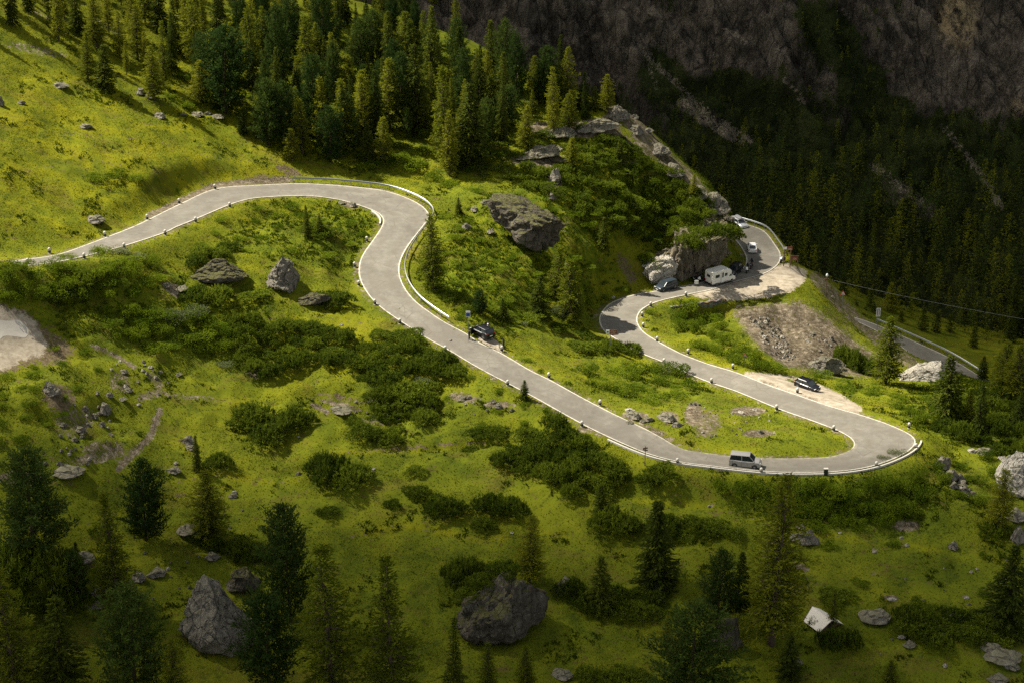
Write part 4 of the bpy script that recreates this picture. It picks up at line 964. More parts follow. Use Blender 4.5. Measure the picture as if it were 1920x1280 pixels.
# ------------------------------------------------------------------ rocks
from mathutils import noise as mnoise
def rock_shape(seed, cuts=9, form='block', sub=4, rough=1.0):
    rs = np.random.RandomState(seed)
    bm = bmesh.new(); bmesh.ops.create_icosphere(bm, subdivisions=sub, radius=1.0)
    V = np.array([v.co[:] for v in bm.verts]); F = np.array([[v.index for v in f.verts] for f in bm.faces]); bm.free()
    N = V.copy()
    for k in range(cuts + 5):
        d = unit(rs.normal(size=3)); c = rs.uniform(.42, .80)
        if form in ('block', 'dome', 'slab', 'horn'): d[2] = abs(d[2]) * .9; d = unit(d)
        e = np.clip(V @ d - c, 0, None); V = V - np.outer(e * .97, d)
    if form == 'dome': V[:, :2] *= 1 - .30 * np.clip(V[:, 2:3] + .1, 0, 1); V[:, 0] += .10 * V[:, 2]
    if form == 'horn': V[:, :2] *= 1 - .56 * np.clip((V[:, 2:3] + .35) / 1.2, 0, 1); V[:, 0] -= .14 * V[:, 2]
    if form == 'peak': V[:, :2] *= (1 - .66 * np.clip((V[:, 2:3] + .5) / 1.5, 0, 1) ** .9); V[:, 2] *= 1.15; V[:, 0] -= .16 * V[:, 2]
    if form == 'slab': V[:, 2] *= .6; V[:, 2] += .35 * V[:, 0]
    if form == 'lean': V[:, 0] += .28 * V[:, 2]; V[:, 2] -= .30 * V[:, 0] * (V[:, 2] > 0)
    if form in ('block', 'slab'): V[:, :2] *= 1 + .42 * np.clip(-V[:, 2:3], 0, 1)
    if form == 'wall': V = np.sign(V) * np.abs(V) ** .72
    off = Vector(rs.rand(3) * 50); ax = unit(np.array([.35, .2, 1.0]) + rs.normal(size=3) * .25); fq = rs.uniform(4.5, 6.5)
    for i in range(len(V)):
        p = Vector(V[i]); n = .11 * mnoise.fractal(p * 1.7 + off, .9, 2.0, 4)
        q = Vector((p.x * 4.5, p.y * 4.5, p.z * (1.2 if form == 'wall' else 4.5))) + off
        n += .10 * mnoise.ridged_multi_fractal(q, .9, 2.1, 3, .9, 2.0) * .5 - .06
        s_ = (p.dot(Vector(ax)) + .12 * mnoise.noise(p * 2 + off)) * fq; n += .035 * (s_ - math.floor(s_)) * (0 if form == 'wall' else 1)
        if form == 'wall': n += .16 * mnoise.ridged_multi_fractal(Vector((p.x * 5.5, p.y * 5.5, p.z * .7)) + off, .9, 2.2, 3, .9, 2.0) * .5 - .08
        n += -.11 * max(0, .16 - abs(mnoise.noise(Vector((p.x * 2.6, p.y * 2.6, p.z * .9)) + off))) / .16
        V[i] += N[i] * n * rough
    lo, hi = V.min(0), V.max(0); V = (V - (lo + hi) / 2) / (hi - lo); V[:, 2] += .5
    return V, F
def rock_mesh(seed, mat, scale=(1, 1, 1), **kw):
    V, F = rock_shape(seed, **kw); return mesh_np('boulder', V * np.array(scale), F, mat, smooth=False)
ROCKS = [rock_mesh(40 + j, M_ROCK, (1, 1, 1), sub=3, cuts=10) for j in range(8)]
PALES = [rock_mesh(60 + j, M_ROCK_PALE, (1, 1, 1), sub=3, cuts=10) for j in range(5)]
def place_rock(px, py, w, h, desc, me=None, group='rocks strewn over the slopes', rz=None, depth=.8, sink=.14, rs=RNG, cls='rock', label=None, cat='rock', name='boulder', fit=False):
    P = ground(px, py - .18 * w * depth * .9)[0]; s = float(pix_per_m(P)); wm = w / s; dm = wm * depth
    hm = max(.32 * wm if h > .45 * w else .2 * wm, (h / s - .30 * dm) / .91) / (1 - sink)
    me = me if me is not None else ROCKS[rs.randint(len(ROCKS))]
    o = link(name, me); o.location = P - np.array([0, 0, sink * hm])
    o.scale = (wm, dm, hm) if not fit else (1, 1, 1); o.rotation_euler = (0, 0, rz if rz is not None else rs.uniform(-.5, .5))
    tag(o, label, cat, group)
    if label is None: reg(o, cls + desc, desc, px, py - h / 2, group)
    return o
def big(seed, mat, form, px, py, w, h, label, depth=.75, rz=0.0, sub=5, sink=.14, rough=1.0, cuts=9):
    P = ground(px, py - .18 * w * depth * .9)[0]; s = float(pix_per_m(P)); wm = w / s; dm = wm * depth
    hm = max(.25 * wm, (h / s - .28 * dm) / .91) / (1 - sink)
    me = rock_mesh(seed, mat, (wm, dm, hm), form=form, sub=sub, rough=rough, cuts=cuts)
    o = link('boulder', me); o.location = P - np.array([0, 0, sink * hm]); o.rotation_euler = (0, 0, rz)
    return tag(o, label, 'boulder', 'large boulders of the valley')
big(1, M_ROCK_DARK, 'over', 982, 472, 158, 108, 'huge dark-faced boulder on the green slope inside the guardrail bend', .62, -.35, 5, cuts=12)
big(2, M_ROCK, 'peak', 528, 547, 72, 70, 'pale pointed boulder standing upright on the meadow inside the upper bend', .7, .1)
big(3, M_ROCK_DARK, 'slab', 586, 574, 70, 30, 'low dark slab of rock to the right of the pale pointed boulder', .5, -.15)
big(4, M_ROCK_DARK, 'block', 408, 533, 118, 52, 'broad dark boulder under shrubs, left of the pale pointed boulder', .5, .1)
R5 = big(57, M_ROCK_DARK, 'dome', 942, 1200, 178, 150, 'biggest foreground boulder, dark and blocky with shrubs on its top', .75, .25, 5, .12, cuts=11)
for k_, (dx, dy, w_) in enumerate(((-.22, .05, .26), (.02, .12, .30), (-.36, -.1, .2))):
    q = link('mugo_pine_shrub', MUGOS[k_]); q.location = R5.location + Vector((dx * R5.dimensions.x, dy * R5.dimensions.y, 0)) + Vector((0, 0, R5.dimensions.z * (.90 - .55 * abs(dx))))
    r_ = w_ * R5.dimensions.x; q.scale = (r_ * .6, r_ * .5, r_ * .36); tag(q, ['dark mugo shrub growing on the left shoulder of the biggest foreground boulder', 'dark mugo shrub on the very top of the biggest foreground boulder', 'small mugo shrub low on the left side of the biggest foreground boulder'][k_], 'shrub', G_M)
big(6, M_ROCK, 'horn', 408, 1220, 140, 156, 'tall pointed grey boulder in the dark foreground meadow', .7, -.2, 5, cuts=10)
big(7, M_ROCK_DARK, 'block', 458, 1110, 66, 52, 'rounded brown boulder just behind the tall pointed foreground boulder', .7, .3, 4)
big(8, M_ROCK_PALE, 'slab', 1724, 722, 104, 52, 'long pale tilted boulder lying beside the lower road', .6, .12, 5, rough=.5)
big(9, M_ROCK, 'block', 1912, 732, 60, 42, 'rounded grey boulder above the shrubs under the bright larch', .7, .0, 4)
big(10, M_ROCK_PALE, 'block', 1912, 932, 92, 88, 'large whitish boulder cut by the right edge of the view', .8, .1, 5, rough=.7)
big(11, M_ROCK, 'block', 1541, 702, 98, 42, 'grass-capped grey boulder behind the parked black hatchback', .5, .05, 4)
big(12, M_ROCK, 'block', 1509, 1020, 56, 34, 'squat knobbly grey boulder on the meadow below the lower hairpin', .6, .0, 4, rough=1.5)
big(14, M_ROCK_DARK, 'block', 1362, 1218, 62, 70, 'dark blocky boulder at the foot of a small stone pine', .6, .2, 4)
big(15, M_ROCK, 'block', 95, 742, 38, 32, 'round grey boulder perched on the brown earth bank', .8, .0, 4)
# rock faces the road was cut through
def rock_face(seed, mat, a, b, back, hgt, dep, label, lift=0.0, over=1.0):
    A, B = at_z(a[0], a[1], a[2]), at_z(b[0], b[1], b[2]); m = (A + B) / 2; d = B - A; L = np.linalg.norm(d[:2]) * over; an = math.atan2(d[1], d[0])
    n = np.array([-d[1], d[0], 0]) / np.linalg.norm(d[:2])
    me = rock_mesh(seed, mat, (L, dep, hgt), form='wall', sub=5, cuts=6, rough=1.1)
    o = link('rock_face', me); o.location = m + n * back - np.array([0, 0, .8 - lift]); o.rotation_euler = (0, 0, an)
    return tag(o, label, 'rock face')
rock_face(21, M_ROCK_CLIFF, (1300,532,-6.4), (1394,500,-7.4), 3.9, 9.0, 9.8, 'brown vertical rock face rising beside the white motorhome', over=1.1)
rock_face(31, M_ROCK_CLIFF, (1280,537,-6.4), (1330,522,-6.7), 3.9, 7.0, 6.2, 'lower brown rock buttress between whitish outcrop and tall rock face', over=1.2)
rock_face(22, M_ROCK_PALE, (1218,541,-6.0), (1286,534,-6.4), 3.2, 5.0, 5.0, 'whitish broken rock outcrop behind the dark estate car')
big(23, M_ROCK, 'block', 1343, 404, 54, 46, 'bare grey rock shoulder on the crest above the vehicles', .9, -.6, 4, rough=.8)
big(24, M_ROCK, 'block', 1161, 230, 46, 36, 'pale jagged rock tip crowning the rocky knoll', .8, .2, 4, rough=1.4)
big(25, M_ROCK, 'slab', 1120, 250, 90, 26, 'flat pale rock ledge on top of the knoll', .5, .0, 4, rough=1.3)
big(26, M_ROCK, 'slab', 1010, 300, 90, 28, 'grey rock step among dark shrubs below the forest edge', .5, .1, 4, rough=1.3)
big(27, M_ROCK, 'slab', 1045, 262, 70, 24, 'pale rock rib running up the left side of the knoll', .5, -.2, 4, rough=1.3)
big(28, M_ROCK, 'slab', 1236, 292, 54, 28, 'grey rock rib on the right flank of the knoll', .8, -.7, 4, rough=.9, sink=.4)
for i_, (px, py, w, h, lb) in enumerate([(1190,248,40,20,'uppermost rock of the ridge just right of the knoll tip'), (1262,326,50,26,'middle rock of the right ridge of the knoll'), (1306,370,50,30,'lower rock of the right ridge, above the grey shoulder'), (1372,428,40,34,'lowest rock of the ridge, hanging over the silver car')]):
    big(80 + i_, M_ROCK, 'block', px, py, w, h * .8, lb, .9, -.7, 4, rough=.9, sink=.5)
rs = np.random.RandomState(9)
G_R = 'rocks strewn over the slopes'
for k_, (px, py, w_) in enumerate(((1290,452,46),(1318,440,50),(1346,434,48),(1368,436,40),(1304,462,36),(1380,444,30))):
    P = at_z(px, py, (1.4, 2.2, 2.4, 1.8, -.2, .6)[k_]); q = link('mugo_pine_shrub', MUGOS[k_ % 6]); r_ = w_ / float(pix_per_m(P)) / 2
    q.location = P - np.array([0, 0, .5]); q.scale = (r_, r_, 1.5); q.rotation_euler = (0, 0, k_ * 1.3); tag(q, None, 'shrub'); reg(q, 'mugocrag', 'dark mugo shrub overhanging brown rock', px, py - 8, G_M)
for i, (px, py, w, h) in enumerate([(197,778,24,26),(178,420,38,20),(299,224,27,15),(112,167,38,15),(368,220,32,13),(345,219,16,9),(408,224,30,12),(390,216,14,8),(265,180,22,16),(282,187,20,17),(160,242,28,9),(2,200,14,20),(40,197,16,9),(353,834,30,22),(357,843,22,11),(128,893,62,24),(326,887,30,15),(293,1081,40,20),(350,1003,42,24),(437,933,17,11),(398,1050,30,18),(1060,1108,42,28),(1640,1166,58,30),(1705,1213,26,12),(1770,1198,32,16),(1880,1240,72,24),(1897,1254,32,18),(1870,1278,42,16),(1787,1030,20,20),(1905,978,40,28),(1908,1018,26,38),(1845,853,42,17),(1885,864,14,9),(185,1117,32,16),(1055,1271,42,20),(1860,1222,42,22),(1765,880,34,30),(1782,900,34,26),(1800,905,26,22),(1808,925,22,18),(1788,915,20,16),(1822,930,20,12),(1776,868,14,14),(640,775,46,16),(560,890,14,8),(232,700,18,10),(240,735,20,11),(230,752,16,9),(160,770,14,12),(178,785,16,13),(165,800,14,10),(150,810,22,13),(140,828,16,11),(118,800,16,10),(192,800,14,12),(205,745,16,12),(335,705,14,8),(300,700,12,7),(272,985,30,14),(1500,990,20,10),(1530,960,16,9),(1490,1248,30,14),(370,1160,24,12),(260,1090,30,24),(180,1140,30,16),(155,1055,44,26),(660,389,22,10),(640,384,14,7),(1187,785,34,16),(1215,790,22,10),(1250,790,40,20),(1270,800,24,12),(1180,795,16,8),(1425,812,16,9),(1205,792,12,8),(1560,560,12,6),(890,398,18,12),(875,430,22,14),(920,440,16,12),(910,385,20,12),(1130,440,14,8),(1060,500,14,8),(1190,590,0,0),(790,432,0,0),(700,755,20,8),(868,752,22,12),(880,748,12,8),(935,765,16,10),(925,755,12,8),(960,770,12,7),(340,548,26,14),(312,540,20,12),(1040,345,24,30),(1035,375,14,14),(1215,250,22,12),(1190,225,16,12),(1090,238,20,10),(1060,246,24,12)]):
    if w: place_rock(px, py, w, h, ('small' if w < 20 else ('low' if h < w * .5 else 'chunky')) + ' grey rock', rs=rs)
for px, py, w, h in [(1640,1160,24,14),(1672,1126,18,8),(1690,1196,16,7),(1640,1036,10,5),(1812,1122,12,5),(1575,1000,8,5),(960,1000,8,5),(440,925,10,7),(700,880,9,5),(560,820,8,5),(260,760,9,6),(330,870,9,6),(282,690,10,6),(1530,990,9,5),(1690,1010,9,6),(1330,950,8,5),(845,640,8,5),(1080,570,9,6),(640,610,8,5),(1150,560,9,6),(1055,540,9,6),(1415,770,12,6),(1390,775,14,7),(1180,772,20,9),(1790,738,12,7),(1878,862,14,10),(1822,848,20,9),(1838,850,14,8)]:
    place_rock(px, py, w, h, 'small whitish rock', me=PALES[rs.randint(5)], rs=rs)
def stones(n, poly, wr, seed, place, pale=.3):
    q = np.random.RandomState(seed); p = np.array(poly); k = 0
    while k < n:
        x, y = q.uniform(p[:, 0].min(), p[:, 0].max()), q.uniform(p[:, 1].min(), p[:, 1].max())
        if not inside(np.array([x]), np.array([y]), poly)[0]: continue
        w = q.uniform(*wr) * (1 + q.rand() ** 4); me = PALES[q.randint(5)] if q.rand() < pale else ROCKS[q.randint(8)]
        P = ground(x, y)[0]; s = float(pix_per_m(P)); o = link('stone', me); k += 1
        o.location = P - np.array([0, 0, .15 * w / s]); o.scale = (w / s, w / s * .8, w / s * q.uniform(.5, .8)); o.rotation_euler = (0, 0, q.rand() * 6)
        tag(o, 'small loose stone lying ' + place, 'stone', 'stones ' + place)
stones(28, [(95,740),(215,735),(215,860),(150,880),(60,870),(100,800)], (5, 11), 1, 'on the stony slope below the brown bank')
stones(20, [(215,655),(330,700),(320,745),(225,760),(205,690)], (4, 9), 2, 'beside the upper footpath')
stones(110, [(1400,588),(1450,600),(1500,680),(1470,685),(1430,650)], (3, 7), 3, 'on the scree below the gravel lay-by', .5)
stones(26, [(1500,600),(1600,655),(1640,690),(1560,690),(1510,640)], (3, 7), 4, 'on the right part of the scree', .4)
stones(24, [(1280,750),(1350,760),(1450,770),(1440,815),(1330,820),(1280,790)], (3, 6), 5, 'on the grass inside the lower hairpin', .5)
stones(30, [(560,750),(760,740),(980,745),(950,780),(760,790),(600,775)], (3, 7), 6, 'along the eroded bank below the long straight', .4)
stones(14, [(1755,865),(1830,920),(1815,935),(1770,900)], (6, 12), 7, 'in the broken rock pile right of the lower hairpin', .2)
stones(24, [(200,1000),(480,950),(520,1130),(250,1170)], (4, 8), 8, 'on the dark foreground meadow', .3)
stones(24, [(1500,1000),(1900,1020),(1900,1260),(1620,1270)], (3, 8), 9, 'on the meadow around the small hut', .4)

# ------------------------------------------------------------------ paint, metal and glass
P_BLACK = plain('black_car_paint', (.004, .004, .006), .30, 0, .35, .15, .02)
P_GREY = plain('grey_car_paint', (.27, .26, .245), .36, .2, .4, .3, .04)
P_BLUE = plain('dark_blue_car_paint', (.022, .032, .042), .3, .1, .4, .3, .03)
P_WHITE = plain('white_paint', (.74, .73, .69), .4, 0, .5, .3, .05)
P_SILVER = plain('silver_car_paint', (.55, .56, .56), .3, .4, .5, .6, .04)
P_CREAM = plain('camper_white', (.72, .70, .63), .45, 0, .4, .2, .08, 1.2)
M_GLASSD = plain('window_glass', (.018, .024, .026), .06, 0, .8, .0, .0)
M_TYRE = plain('tyre_rubber', (.016, .015, .014), .9, spec=.1)
M_RIM = plain('wheel_metal', (.46, .46, .46), .35, .7)
M_TRIM = plain('dark_trim', (.022, .022, .022), .7)
M_LAMP = plain('lamp_glass', (.75, .75, .72), .12, 0, .8)
M_RED = plain('red_lamp', (.38, .012, .012), .2, 0, .6)
M_PLATE = plain('plate_white', (.72, .72, .68), .5)
M_SKIN = plain('skin', (.50, .31, .22), .6)
M_CLOTH_D = plain('dark_cloth', (.020, .020, .026), .9, vary=.3)
M_CLOTH_W = plain('white_cloth', (.70, .70, .68), .9)
M_CLOTH_B = plain('blue_jeans', (.030, .038, .060), .9)
M_HAIR = plain('dark_hair', (.02, .014, .01), .8)
M_CAP = plain('pale_cap', (.72, .66, .50), .8)
M_STEEL = plain('galvanised_steel', (.30, .31, .31), .42, .55, .5, 0, .25, 1.5)
M_WOOD = plain('weathered_wood', (.16, .105, .065), .9, spec=.1, vary=.4, scale=5)
M_BROWN = plain('brown_sign_paint', (.17, .045, .022), .6, vary=.2)
M_BLUE = plain('blue_sign_paint', (.012, .055, .24), .45)
M_REDP = plain('red_sign_paint', (.36, .02, .015), .5)
M_STONEW = plain('white_limewash', (.54, .51, .45), .85, spec=.1, vary=.25, scale=6)
M_BAND = plain('black_band', (.022, .020, .018), .7)
M_CONC = plain('concrete', (.40, .37, .30), .9, spec=.1, vary=.35, scale=2)
M_GREENB = plain('dark_green_metal', (.018, .024, .014), .6)

def heading(rear, front):
    a, b = at_on(rear), at_on(front); d = b - a
    return (a + b) / 2, math.atan2(d[1], d[0])
def at_on(p):
    P = ground(p[0], p[1])[0]; i = np.argmin(np.linalg.norm(RC[:, :2] - P[:2], axis=1))
    if sample(RDIST, P[0], P[1]) < .5:
        P = at_z(p[0], p[1], RC[i, 2] + .004)
    return P
def wheel(root, x, y, r, w=.2, rim=M_RIM):
    m = MB(); m.lathe([(r * .62, -w / 2), (r * .93, -w / 2), (r, -w * .35), (r, w * .35), (r * .93, w / 2), (r * .62, w / 2)], 18, 0, (0, 0, 0), 'y')
    wo = empty('wheel', (x, y, r)); wo.parent = root
    t = m.obj('tyre', M_TYRE, wo, True)
    sg = 1 if y > 0 else -1; k = MB(); k.lathe([(r * .64, -w * .42), (r * .64, w * .42)], 18, 0, (0, 0, 0), 'y')
    for j in range(5):
        a = j * 1.2566; k.tube([(math.cos(a) * r * .1, sg * w * .44, math.sin(a) * r * .1), (math.cos(a) * r * .58, sg * w * .44, math.sin(a) * r * .58)], .035, 5)
    k.obj('rim', rim, wo)
def car(label, cat, paint, loc, yaw, L=4.1, W=1.72, Hh=1.48, belt=.88, hood=.80, nose=.62, tail=.90, wsb=.26, wst=.10, rst=-.34, rsb=-.46, group='cars on the pass road', name='car', tilt=0.0, rim=M_RIM, roofrack=False, skip_doors=()):
    """wsb/wst/rst/rsb: windscreen foot and top, rear screen top and foot as a share of the length from the middle"""
    root = empty(name, loc, yaw); root.rotation_euler = (0, tilt, yaw); tag(root, label, cat, group)
    hw = W / 2; wb = .31 * L; r = .31
    # body below the windows
    st = [(-.5, tail * .78, .80, .34), (-.485, tail, .90, .26), (-.40, tail + .02, .98, .20), (rsb * 1.0, belt + .03, 1, .18), (-.2, belt + .01, 1, .18), (0, belt, 1, .18), (wsb, belt - .02, 1, .18), (.36, hood, .985, .19), (.44, hood - .05, .95, .20), (.485, nose + .04, .87, .24), (.5, nose - .10, .78, .32)]
    st = sorted(st, key=lambda q: q[0]); rings = []
    for fx, zt, kw, zl in st:
        w = hw * kw; x = fx * L
        rings.append([(x, -w * .90, zl), (x, -w * .985, zl + .10), (x, -w, zl + (zt - zl) * .55), (x, -w * .965, zt - .07), (x, -w * .86, zt), (x, 0, zt + .025), (x, w * .86, zt), (x, w * .965, zt - .07), (x, w, zl + (zt - zl) * .55), (x, w * .985, zl + .10), (x, w * .90, zl)])
    m = MB(); m.loft(rings, 0)
    m.box((0, 0, .21), (L * .95, W * .93, .12), 1)
    for sx in (-1, 1):
        for sy in (-1, 1):
            m.lathe([(r * 1.17, -.012), (r * 1.17, .012)], 18, 1, (sx * wb, sy * (hw - .004), r), 'y')
    # seams of the doors as thin dark grooves standing a hair proud
    for fx in (wsb - .07, -.09, rsb + .1):
        for sy in (-1, 1): m.box((fx * L, sy * (hw * .985), belt * .62), (.018, .03, belt * .55), 1)
    body = m.obj('body', [paint, M_TRIM], root, False)
    # cabin
    zr = Hh; wt = hw * .74; wb_ = hw * .925; g = MB()
    b = [(wsb * L, -wb_ * .93), (wsb * L, wb_ * .93), (rsb * L, wb_ * .93), (rsb * L, -wb_ * .93)]; tp = [(wst * L, -wt), (wst * L, wt), (rst * L, wt * .96), (rst * L, -wt * .96)]
    V = [(x, y, belt - .03) for x, y in b] + [(x, y, zr - .05) for x, y in tp]
    g.add(V, [(0, 1, 5, 4), (1, 2, 6, 5), (2, 3, 7, 6), (3, 0, 4, 7), (4, 5, 6, 7)])
    g.obj('window', M_GLASSD, root)
    rf = MB(); xs = np.linspace(wst * L + .05, rst * L - .07, 6)
    rf.loft([[(x, -wt * 1.02, zr - .07), (x, -wt * .92, zr - .015 - .03 * (i in (0, 5))), (x, 0, zr + .015 - .03 * (i in (0, 5))), (x, wt * .92, zr - .015 - .03 * (i in (0, 5))), (x, wt * 1.02, zr - .07)] for i, x in enumerate(xs)], 0)
    for y in (-1, 1):
        rf.tube([(wsb * L, y * wb_ * .93, belt - .02), (wst * L, y * wt, zr - .05)], .045, 6)
        rf.tube([(rsb * L, y * wb_ * .93, belt - .02), (rst * L, y * wt * .96, zr - .05)], .06, 6)
        xm = (wsb + rsb) * .5 * L; rf.tube([(xm, y * wb_ * .93, belt - .02), (xm - .05, y * wt, zr - .05)], .04, 6)
    rf.obj('roof', paint, root)
    for y in (-1, 1):
        h = MB(); h.box((.462 * L, y * hw * .66, nose + .015), (.16, .34, .14), 0); h.obj('headlight', M_LAMP, root)
        h = MB(); h.box((-.487 * L, y * hw * .72, tail - .16), (.08, .22, .26), 0); h.obj('tail_light', M_RED, root)
        h = MB(); h.box((wsb * L - .12, y * (hw + .09), belt + .06), (.12, .2, .13), 0); h.obj('mirror', paint, root)
        for fx in (wb, -wb): wheel(root, fx, y * (hw - .10), r, .2, rim)
    pl = MB(); pl.box((-.502 * L, 0, .55), (.02, .5, .12)); pl.obj('number_plate', M_PLATE, root)
    pl = MB(); pl.box((.502 * L, 0, .42), (.02, .46, .11)); pl.obj('number_plate', M_PLATE, root)
    gr = MB(); gr.box((.497 * L, 0, .50), (.03, W * .42, .13)); gr.obj('grille', M_TRIM, root)
    return root
c, y = heading((1369,868), (1425,876.5)); VAN = car('silver-grey minivan driving along the lower hairpin', 'car', P_GREY, c, y, 4.05, 1.72, 1.74, 1.02, .98, .74, 1.05, .30, .13, -.44, -.485)
c, y = heading((1500,723.5), (1527,732.5)); c[2] += .0; car('black hatchback parked on the pale gravel beside the road', 'car', P_BLACK, c, y, 3.75, 1.66, 1.46, .86, .80, .62, .95, .28, .08, -.36, -.47)
c, y = heading((912,636), (893,623.5)); OPEN = car('black car stopped on the verge with two doors standing open', 'car', P_BLACK, c + np.array([.15, .2, .02]), y, 3.9, 1.7, 1.46, .88, .82, .62, 1.0, .27, .08, -.38, -.48)
def open_door(root, x, side, ang):
    hw = .85; d = empty('door', (x, side * (hw - .02), .56)); d.parent = root; d.rotation_euler = (0, 0, side * ang)
    m = MB(); m.box((-.48, 0, 0), (.96, .07, .58)); m.tube([(-.06, 0, .28), (-.35, 0, .80), (-.92, 0, .78), (-.95, 0, .28)], .03, 6); m.obj('door_panel', P_BLACK, d)
    g = MB(); g.add([(-.1, 0, .29), (-.92, 0, .29), (-.9, 0, .76), (-.36, 0, .78), (-.1, .012, .29), (-.92, .012, .29), (-.9, .012, .76), (-.36, .012, .78)], [(0, 1, 2, 3), (7, 6, 5, 4), (0, 4, 5, 1), (1, 5, 6, 2), (2, 6, 7, 3), (3, 7, 4, 0)]); g.obj('pane', M_GLASSD, d)
open_door(OPEN, .95, 1, -1.05); open_door(OPEN, .95, -1, -1.15)
c, y = heading((1266,537.5), (1231,546)); car('dark blue estate car driving past the whitish outcrop', 'car', P_BLUE, c, y, 4.0, 1.68, 1.45, .86, .80, .62, .92, .26, .10, -.42, -.49)
c, y = heading((1386,506), (1366,519.5)); car('dark car parked under the brown rock face behind the motorhome', 'car', P_BLACK, c, y, 3.9, 1.7, 1.58, .92, .88, .70, .98, .27, .10, -.42, -.48)
c, y = heading((1412,479), (1407,462)); car('small white car driving up the bend by the dark forest', 'car', P_WHITE, c, y, 3.3, 1.58, 1.45, .86, .80, .62, .88, .28, .08, -.30, -.46)
c, y = heading((1380,421), (1392,427)); RB = car('silver car with a grey roof box half hidden by the rock shoulder', 'car', P_SILVER, c, y, 3.9, 1.7, 1.45, .88, .82, .62, .92, .26, .10, -.42, -.49)
m = MB(); m.loft([[(x, -.36 * k, 1.52), (x, -.40 * k, 1.62), (x, -.25 * k, 1.80), (x, .25 * k, 1.80), (x, .40 * k, 1.62), (x, .36 * k, 1.52)] for x, k in ((-1.15, .7), (-1.0, 1), (.2, 1), (.55, .85), (.8, .5))]); m.obj('roof_box', plain('grey_box', (.25, .25, .26), .5), RB)

# motorhome
c, yw = heading((1331,535), (1370,528)); MHL, MHW = 4.9, 1.95
mh = empty('motorhome', c + np.array([0, .3, 0]), yw); tag(mh, 'white motorhome standing half on the gravel below the rock face', 'motorhome')
m = MB(); prof = [(-2.45, .55), (-2.45, 2.35), (-2.30, 2.55), (.7, 2.62), (1.25, 2.45), (1.55, 2.1), (1.55, 1.75), (1.0, 1.30), (1.0, .55)]
m.loft([[(x, yy * MHW / 2 * (1 if abs(yy) < .99 else .985), z - (.05 if abs(yy) > .99 and z > 2.3 else 0)) for x, z in prof] for yy in (-1, -.93, .93, 1)][::-1]); m.obj('body', P_CREAM, mh)
m = MB(); cabp = [(.9, .40), (.9, 1.8), (1.45, 1.8), (1.95, 1.12), (2.40, .98), (2.48, .70), (2.45, .40)]; m.loft([[(x, yy, z) for x, z in cabp] for yy in (-.86, -.80, .80, .86)][::-1]); m.obj('cab', P_CREAM, mh)
m = MB(); m.add([(1.50, -.74, 1.76), (1.50, .74, 1.76), (1.99, .74, 1.14), (1.99, -.74, 1.14)], [(3, 2, 1, 0)]); 
for s in (-1, 1): m.add([(1.0, s * .872, 1.70), (1.40, s * .872, 1.70), (1.80, s * .872, 1.18), (1.0, s * .872, 1.18)], [(0, 1, 2, 3) if s < 0 else (3, 2, 1, 0)])
m.obj('cab_window', M_GLASSD, mh)
for x0, x1, z0, z1 in ((.15, .65, 1.45, 1.95), (-1.75, -.95, 1.45, 1.95), (-.42, -.10, 1.30, 2.15)):
    for s in (-1, 1):
        w = MB(); w.box(((x0 + x1) / 2, s * (MHW / 2 + .005), (z0 + z1) / 2), (x1 - x0, .03, z1 - z0)); w.obj('window', M_GLASSD, mh)
w = MB(); w.box((-2.455, .0, 1.75), (.03, .9, .45)); w.obj('window', M_GLASSD, mh)
dd = MB(); dd.box((-.26, -(MHW / 2 + .002), 1.35), (.66, .012, 1.75)); dd.obj('door', P_WHITE, mh)
for x, s in ((-.62, -1), (-.62, 1)): dd = MB(); dd.box((x, s * (MHW / 2 + .004), 1.35), (.03, .02, 1.7)); dd.obj('seam', M_TRIM, mh)
m = MB(); m.box((-.75, 0, .46), (3.4, MHW * .97, .22)); m.obj('skirt', plain('grey_skirt', (.20, .20, .20), .6), mh)
m = MB(); m.box((-2.47, 0, .42), (.12, MHW * .98, .26)); m.obj('bumper', M_TRIM, mh)
for s in (-1, 1):
    h = MB(); h.box((2.42, s * .62, .86), (.12, .30, .16)); h.obj('headlight', M_LAMP, mh)
    h = MB(); h.box((-2.47, s * .82, .80), (.05, .16, .36)); h.obj('tail_light', M_RED, mh)
    wheel(mh, 1.75, s * .78, .31); wheel(mh, -1.35, s * .86, .31)

